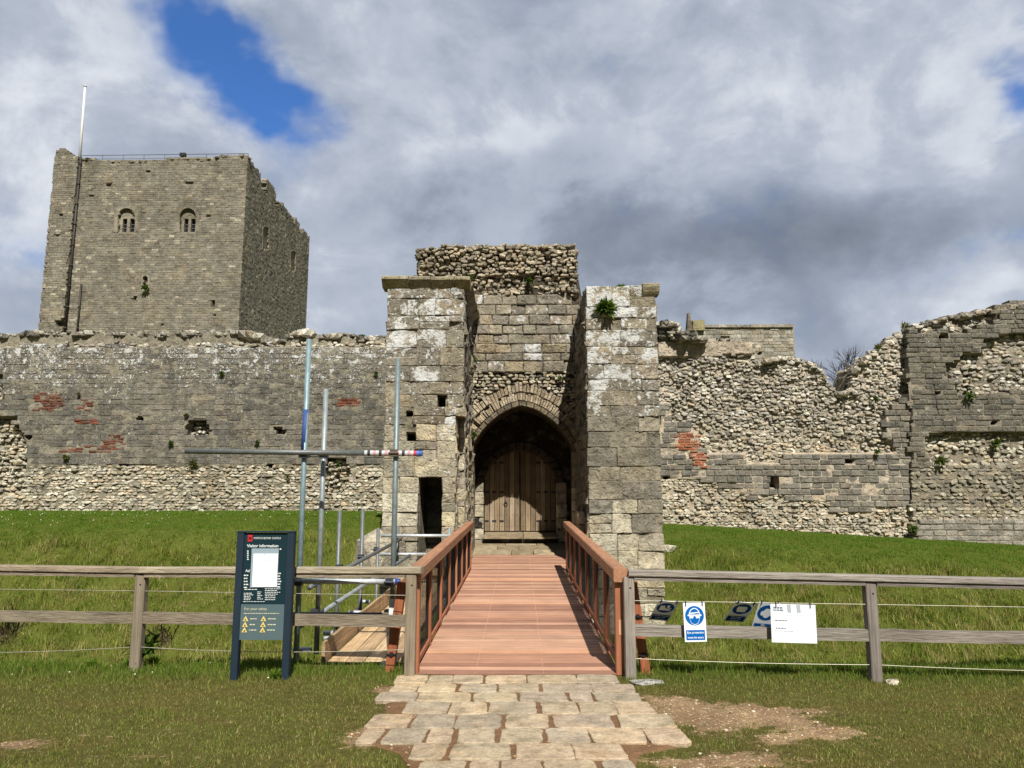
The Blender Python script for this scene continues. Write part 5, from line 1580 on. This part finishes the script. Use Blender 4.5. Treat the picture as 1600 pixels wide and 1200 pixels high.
def goggles(m_, r, cz):
    y = -.0020
    poly(m_, [(r * .62 * math.sin(t) * (1 if math.cos(t) > -.1 else .92), cz + r * (.82 * math.cos(t) - .02 - (.10 if math.cos(t) < -.5 else 0))) for t in np.linspace(0, 2 * math.pi, 28, endpoint=False)], y, WH)
    poly(m_, [(r * .54 * math.sin(t), cz + r * (.74 * math.cos(t) - .03 - (.10 if math.cos(t) < -.5 else 0))) for t in np.linspace(0, 2 * math.pi, 28, endpoint=False)], y - .0006, BLUE)
    poly(m_, [(-r * .52, cz + r * .30), (r * .52, cz + r * .40), (r * .54, cz + r * .28), (-r * .52, cz + r * .18)], y - .0012, WH)
    for s in (-1, 1): poly(m_, [(s * r * .06, cz + r * .10), (s * r * .52, cz + r * .12), (s * r * .50, cz - r * .24), (s * r * .20, cz - r * .28), (s * r * .10, cz - r * .10)], y - .0012, WH)
    poly(m_, [(-r * .74, cz + r * .12), (r * .74, cz + r * .12), (r * .74, cz - r * .02), (-r * .74, cz - r * .02)], y - .0011, WH)
def boot(m_, r, cz):
    y = -.0020
    poly(m_, [(-r * .62, cz + r * .42), (-r * .12, cz + r * .46), (-r * .06, cz + r * .02), (r * .40, cz - r * .10), (r * .70, cz - r * .38), (r * .66, cz - r * .52), (-r * .66, cz - r * .50)], y, WH)
    poly(m_, [(r * .10, cz + r * .60), (r * .44, cz + r * .56), (r * .40, cz + r * .20), (r * .72, cz - r * .02), (r * .70, cz - r * .16), (r * .14, cz + r * .10)], y, WH)
def helmet(m_, r, cz):
    y = -.0020
    poly(m_, [(-r * .52, cz + r * .50), (r * .40, cz + r * .52), (r * .56, cz + r * .20), (r * .50, cz - r * .52), (-r * .40, cz - r * .56), (-r * .60, cz + r * .1)], y, WH)
def earmuffs(m_, r, cz):
    y = -.0020
    ellipse(m_, 0, cz - r * .05, r * .42, r * .62, y, WH)
    for s in (-1, 1): ellipse(m_, s * r * .48, cz - r * .08, r * .18, r * .30, y - .0006, WH)
SL = .37
r1, pl, wd = hung('safety_sign', 'small blue boot safety sign tilted away on the wire next to the stone tower', 'safety sign', 1028, 1061, .34, 52, 8, 'safety signs tied to the fence wire', rolld=6)
sign_face(pl, wd, .34, boot, ['Protective footwear', 'must be worn', 'in this area'], DBL)
r1, pl, wd = hung('safety_sign', 'upright white and blue sign reading eye protection must be worn', 'safety sign', 1063.5, 1097.5, .345, -2, 0, 'safety signs tied to the fence wire', rolld=-1, dyy=-.06)
sign_face(pl, wd, .345, goggles, ['Eye protection', 'must be worn'], BLUE)
r1, pl, wd = hung('safety_sign', 'small blue helmet safety sign tilted away in the middle of the wire', 'safety sign', 1147, 1182, .34, 52, 8, 'safety signs tied to the fence wire', rolld=5)
sign_face(pl, wd, .34, helmet, ['Safety helmets', 'must be worn', 'in this area'], DBL)
r1, pl, wd = hung('safety_sign', 'blue safety sign half hidden behind the large white notice', 'safety sign', 1184, 1219, .345, 32, 5, 'safety signs tied to the fence wire', rolld=5, dyy=.01)
sign_face(pl, wd, .345, earmuffs, ['Safety', 'must be worn', 'in this area'], lin(0, 80, 150))
r1, pl, wd = hung('site_notice', 'large white site notice hanging on the fence wire over a blue sign', 'notice', 1197.5, 1268, .335, -3, 0, rolld=1.5, dyy=-.07)
L = .335
m_ = MB()
for u in (.36, .57): poly(m_, [(-wd / 2 + wd * u, -.004), (-wd / 2 + wd * (u + .09), -.004), (-wd / 2 + wd * (u + .10), -L * .22), (-wd / 2 + wd * (u + .015), -L * .22)], -.0008, lin(170, 178, 184))
local(m_, 'faded_print', pl)
text_local(pl, 'CHALK', -wd * .43, -L * .10, .034, lin(120, 128, 140), align='LEFT') if False else None
m_ = MB()
def lline(u0, u1, v, h, t):
    x = -wd / 2 + wd * u0
    while x < -wd / 2 + wd * u1:
        l = min(random.uniform(.012, .03), -wd / 2 + wd * u1 - x); m_.box((x, -.0008, -L * v - h / 2), (x + l, -.0001, -L * v + h / 2), t); x += l + .005
for u0, u1, v, h, t in ((.06, .28, .10, .016, lin(120, 128, 140)), (.06, .28, .165, .016, lin(120, 128, 140)), (.18, .80, .29, .005, lin(190, 194, 200)), (.09, .36, .43, .010, lin(120, 124, 132)), (.09, .30, .53, .004, lin(200, 204, 208)), (.10, .32, .63, .010, lin(120, 124, 132)), (.08, .48, .70, .006, lin(150, 154, 160))): lline(u0, u1, v, h, t)
tag(local(m_, 'small_print', pl), kind='stuff')

# ------------------------------------------------------------------ scaffold beside the bridge
scf = thing('scaffold', (-1.8, 8.5, 0), 'steel tube scaffold with a plank walkway in the ditch beside the footbridge', 'scaffolding')
GAL, GALD, WHP, BLP, BLKP = lin(150, 158, 158), lin(112, 116, 114), lin(196, 200, 202), lin(60, 84, 140), lin(44, 48, 54)
RT = .027
def pole(a, b, tint, name='pole', r=RT):
    m_ = MB(); m_.tube([a, b], r, 10, tint); return m_.build(name, M['steel'], scf, True)
SY1 = 7.75
def V3(px, py, y): return P(px, py, y)
for (pa, pb, y, t) in (((483, 530), (457, 1032), SY1 + .02, lin(138, 160, 164)), ((509.5, 608), (488, 1022), SY1 + .45, GAL), ((622, 560), (603, 1046), SY1 - .02, lin(124, 136, 136)),
                       ((531, 798), (522, 985), 10.0, GALD), ((567, 795), (558, 965), 11.2, GALD), ((591, 825), (586, 945), 12.6, GALD), ((622, 822), (620, 930), 13.6, GALD), ((702, 825), (700, 880), 13.6, GAL)):
    a = V3(*pa, y); b = V3(*pb, y)
    b = Vector((a.x, y, min(b.z, tz1(a.x, y) - .05) if y > 9 else b.z)); a = Vector((a.x, a.y, a.z))
    pole(a, b, t, 'standard')
xs = lambda px, y: P(px, 900, y).x
z = P(480, 706, SY1).z
hz_ = pole(V3(290, 705, SY1 - .05), V3(570, 708, SY1 - .05), GALD, 'ledger')
tpn = MB()
a, b = V3(570, 708, SY1 - .05), V3(660, 708.5, SY1 - .05)
for k in range(20):
    c = (WHP, lin(60, 56, 58), WHP, lin(206, 150, 158))[k % 4] if k < 17 else (lin(200, 70, 84), lin(90, 120, 190), lin(70, 110, 180))[k - 17]
    tpn.tube([a + (b - a) * k / 20, a + (b - a) * (k + 1) / 20], RT * 1.06, 10, c, k == 19)
tpn.build('taped_ledger', M['paint'], scf, True)
pole(V3(462, 908, SY1 - .05), V3(618, 909, SY1 - .05), WHP, 'ledger'); pole(V3(618, 909, SY1 - .05), V3(625.5, 909, SY1 - .05), lin(50, 84, 160), 'end_cap', RT * 1.1)
pole(V3(458, 961, SY1 + .1), V3(622, 962, SY1 + .1), lin(46, 50, 56), 'ledger', .03)
pole(V3(470, 712, SY1 + .48), V3(512, 710, SY1 + .48), GAL, 'transom')
for (pa, ya, pb, yb_, t) in (((478, 975), SY1 + .3, (626, 842), 13.4, GAL), ((470, 978), SY1 + .5, (640, 868), 12.4, GAL), ((484, 918), SY1 + .4, (626, 843), 13.6, GALD)):
    if pa == (478, 975): continue
    pole(V3(*pa, ya), V3(*pb, yb_), t, 'brace')
pole(V3(596, 837, 13.5), V3(706, 837, 13.5), WHP, 'guard_rail'); pole(V3(594, 866, 13.5), V3(666, 866, 13.5), WHP, 'guard_rail')
for px0_, px1_, py, y in ((458, 487, 1015, SY1 + .45), (545, 566, 957, 10.6), (505, 527, 998, 8.9), (505, 520, 989, 9.3), (560, 578, 940, 11.6)):
    pole(V3(px0_, py, y), V3(px1_, py, y), WHP, 'transom')
# blue wrap on the tall standard
a, b = V3(478.2, 640, SY1 + .02), V3(474.5, 708, SY1 + .02)
m_ = MB(); m_.tube([a, b], RT * 1.08, 10, BLP); m_.build('blue_sleeve', M['paint'], scf, True)
for px, py, y in ((475, 710, SY1), (506, 711, SY1 + .3), (616, 708, SY1 - .04), (497, 908, SY1 + .2), (609, 909, SY1 - .04), (466, 909, SY1 - .02), (492, 957, SY1 + .4), (607, 958, SY1), (603, 1040, SY1), (530, 886, 10), (564, 870, 11.2), (588, 858, 12.6), (526, 975, 10), (560, 953, 11.2)):
    p = V3(px, py, y); m_ = MB(); c = (.05, .055, .07) if random.random() < .7 else lin(96, 84, 70)
    m_.box((p.x - .038, p.y - .045, p.z - .035), (p.x + .038, p.y + .045, p.z + .035), c); m_.tube([(p.x - .05, p.y - .05, p.z), (p.x + .05, p.y - .05, p.z)], .012, 6, c); m_.build('coupler', M['iron'], scf)
# plank walkway parallel to the bridge
wl0, wl1 = 7.95, 14.2
wz = lambda y: .00 + .022 * (y - wl0)
wxa, wxb = -1.93, -1.20
cB = [lin(196, 166, 126), lin(186, 154, 114), lin(204, 176, 138), lin(178, 150, 116)]
for k in range(4):
    x0, x1 = wxa + (wxb - wxa) * k / 4 + .004, wxa + (wxb - wxa) * (k + 1) / 4 - .004
    for (y0, y1) in ((wl0, 11.1), (11.12, wl1)):
        m_ = MB(); m_.beam(((x0 + x1) / 2, y0, wz(y0)), ((x0 + x1) / 2, y1, wz(y1)), x1 - x0, .036, vary(random.choice(cB), .08), bev=.004); m_.build('plank', M['old_wood_y'], scf)
for (y0, y1) in ((wl0, 11.1), (11.12, wl1)):
    m_ = MB(); m_.beam((wxa - .03, y0, wz(y0) + .11), (wxa - .03, y1, wz(y1) + .11), .036, .21, vary(cB[3], .05), bev=.004); m_.build('toe_board', M['old_wood_y'], scf)
m_ = MB(); m_.beam((wxa - .1, wl1 + .03, wz(wl1) + .16), (wxb + .1, wl1 + .03, wz(wl1) + .16), .036, .22, cB[2]); m_.build('toe_board', M['old_wood_x'], scf)
m_ = MB(); m_.box((wxa - .05, wl0 - .02, wz(wl0) - .14), (wxb + .05, wl0 + .04, wz(wl0) - .03), BLKP); m_.build('transom', M['iron'], scf)
pt = P(612, 950, SY1 - .05)
tg = thing('plastic_tag', (pt.x, pt.y, pt.z), 'small white plastic tag tied to the scaffold standard by the bridge', 'tag')
m_ = MB(); m_.box((pt.x - .02, pt.y - .04, pt.z - .09), (pt.x + .028, pt.y - .036, pt.z + .09), lin(220, 226, 224)); m_.build('card', M['matt'], tg)

# ------------------------------------------------------------------ loose stones
def stone(px, py, y, r, label, tint, sq=(1.2, 1, .8), sink=.3, z=None, cat='stone'):
    p = P(px, py, y)
    m_ = MB(); zz = tz1(p.x, y) + r * sink if z is None else z
    rock(m_, (p.x, y, zz), r, tint, .2, sq)
    o = m_.build('loose_stone', M['gate_stone'], None, False, (p.x, y, zz)); return tag(o, label, cat)
stone(590, 870, 14.9, .42, 'large eroded block of masonry lying at the foot of the stair tower behind the scaffold', lin(176, 164, 138), (1.1, .8, 1.1), .3, P(590, 868, 14.9).z)
stone(1043, 862, 19.0, .16, 'pale loose stone lying on the bank close to the stone tower', lin(206, 196, 172))
stone(1250, 1046, 8.2, .06, 'small cracked pale stone at the lip of the ditch under the wire', lin(200, 192, 176), (1.6, 1, .7))
stone(1011, 1062, 7.25, .10, 'flat grey stone slab in the grass at the foot of the grey fence post', lin(176, 172, 164), (1.7, 1.1, .22), .05)
stone(1395, 1070, 7.2, .045, 'pale broken stone beside the base of the fence post', lin(206, 190, 160), (1.5, 1, .6))

# ------------------------------------------------------------------ plants in the masonry and by the fence
def leaf_blades(mb, c, r, n, pal, up=.3, lw=.16, out=(0, -1, 0)):
    for _ in range(n):
        d = Vector((random.gauss(0, 1), random.gauss(0, 1), random.gauss(0, 1))).normalized()
        d = (d + Vector((0, 0, up)) + Vector(out) * .5).normalized()
        L = r * random.uniform(.5, 1.1); b = Vector(c) + Vector((random.uniform(-.25, .25), random.uniform(-.1, .1), random.uniform(-.2, .2))) * r
        s = d.cross(Vector((random.uniform(-1, 1), random.uniform(-1, 1), 1))).normalized() * L * lw
        m1 = b + d * L * .5; t = b + d * L + Vector((0, 0, -.22 * L))
        mb.add([b, m1 + s, t, m1 - s], [(0, 1, 2, 3)], vary(lin(*random.choice(pal)), .2))
GP = [(92, 116, 46), (76, 100, 36), (112, 130, 58), (64, 86, 34)]
DP = [(112, 108, 62), (92, 96, 50), (134, 122, 78)]
def plant(px, py, y, r, n, label, pal=GP, cat='plant', name='wall_plant', up=.3, group='plants growing on the masonry', lw=.16):
    p = P(px, py, y); c = MB()
    leaf_blades(c, p, r, n, pal, up, lw)
    o = c.build(name, M['leaf'], None, False, p); return tag(o, label, cat, group)
plant(946, 481, GY - .05, .27, 190, 'large leafy plant sprouting from the face of the white lichened tower below its top')
plant(970, 453, GY + .3, .17, 110, 'green tuft on the very top of the white lichened tower', up=1)
plant(827, 438, AY - .05, .15, 90, 'bushy tuft in the rubble above the middle of the arch wall')
plant(737, 434, AY - .1, .10, 50, 'small tuft beside the cornice slab where it meets the rubble above the arch')
plant(868, 448, AY - .05, .07, 30, 'tiny tuft under the rubble top of the arch wall near the lichened tower')
plant(740, 561, AY - .08, .13, 50, 'wispy green plant in the corner above the arch on the cornice tower side')
plant(740, 679, AY - .2, .14, 50, 'green tuft at the springing of the arch on the cornice tower side')
plant(876, 592, AY - .05, .11, 40, 'small plant below the dark hole over the shoulder of the arch')
for k, (px, py, r, lb) in enumerate(((267, 692, .10, 'dark tuft in the ashlar just above the scaffold ledger end'), (302, 723, .15, 'round green tuft at the seam between ashlar and pale rubble under the long ledger'), (346, 583, .10, 'olive tuft high in the ashlar below the lichen band'),
                                  (123, 616, .08, 'tuft on top of the small square brick patch'), (588, 583, .09, 'tuft in the ashlar next to the gatehouse tower'), (103, 714, .12, 'dry brown tuft below the long brick patch'), (402, 691, .10, 'dry tuft below the small hole in the ashlar'), (291, 648, .09, 'little tuft above the ragged hole in the ashlar'), (528, 727, .10, 'tuft in the broken rubble patch between two scaffold poles'), (450, 745, .08, 'tuft in the pale rubble under the ashlar seam'))):
    plant(px, py, YL - .06, r, int(50 + 300 * r), lb, DP + GP[:2] if k % 2 else GP)
plant(1368, 623, YR + .0, .13, 70, 'tuft on the stepped ashlar next to the wall tower')
plant(1056, 628, YR - .0, .10, 50, 'tuft over the stub of ashlar above the big brick patch')
plant(1370, 706, YR - .1, .12, 60, 'tuft on the ledge over the ashlar band of the ruined wall')
plant(1515, 618, YT - .1, .18, 70, 'bright green tuft at the foot of the arrow slit')
plant(1469, 720, YT - .05, .20, 120, 'bushy tuft on the ledge under the pale rubble of the wall tower', DP[:2] + GP)
plant(1556, 692, YT + .1, .18, 90, 'green bush in the pale rubble band of the wall tower')
plant(1427, 826, YT - .1, .16, 80, 'tuft at the foot of the joint between ruined wall and wall tower')
plant(1412, 514, YR + .4, .30, 60, 'dry shrub on the broken top where the ruined wall meets the tower', DP, up=.9, lw=.06)
plant(1372, 545, YR + .3, .20, 90, 'dry tuft on the sloping side of the notch', DP + GP[:1], up=.9, lw=.08)
plant(227, 450, KY - .3, .40, 90, 'green clump on the sill of the small arched window in the keep')
plant(565, 528, YL + .5, .16, 70, 'low green tuft on the wall top next to the gatehouse', up=1)
plant(226, 1014, pA.y + .12, .17, 140, 'leafy dock weed growing behind the weathered fence post', GP, 'weed', 'weed', .9, None, .18)
plant(255, 1012, 8.2, .34, 60, 'dead brown stalks leaning out of the ditch behind the weathered post', [(110, 92, 76), (92, 78, 66)], 'weed', 'weed', 1.6, None, .022)
plant(10, 1000, 8.4, .48, 110, 'bramble of dead brown stems at the edge of the ditch', [(110, 90, 76), (86, 74, 62), (120, 104, 84)], 'weed', 'weed', 1.0, None, .016)
for px, py, r, lb in ((205, 1040, .13, 'bright green grass tuft on the outer side of the weathered post'), (240, 1040, .13, 'bright green grass tuft between the weathered post and the board'), (145, 1043, .11, 'bright green grass tuft out along the fence from the weathered post'), (432, 1062, .13, 'long grass tuft at the foot of the information board')):
    p = G(px, py); plant(px, py, p.y, r, 240, lb, [(116, 146, 50), (98, 128, 40), (130, 154, 64)], 'grass tuft', 'grass_clump', 1.5, 'grass tufts by the weathered fence', .035)
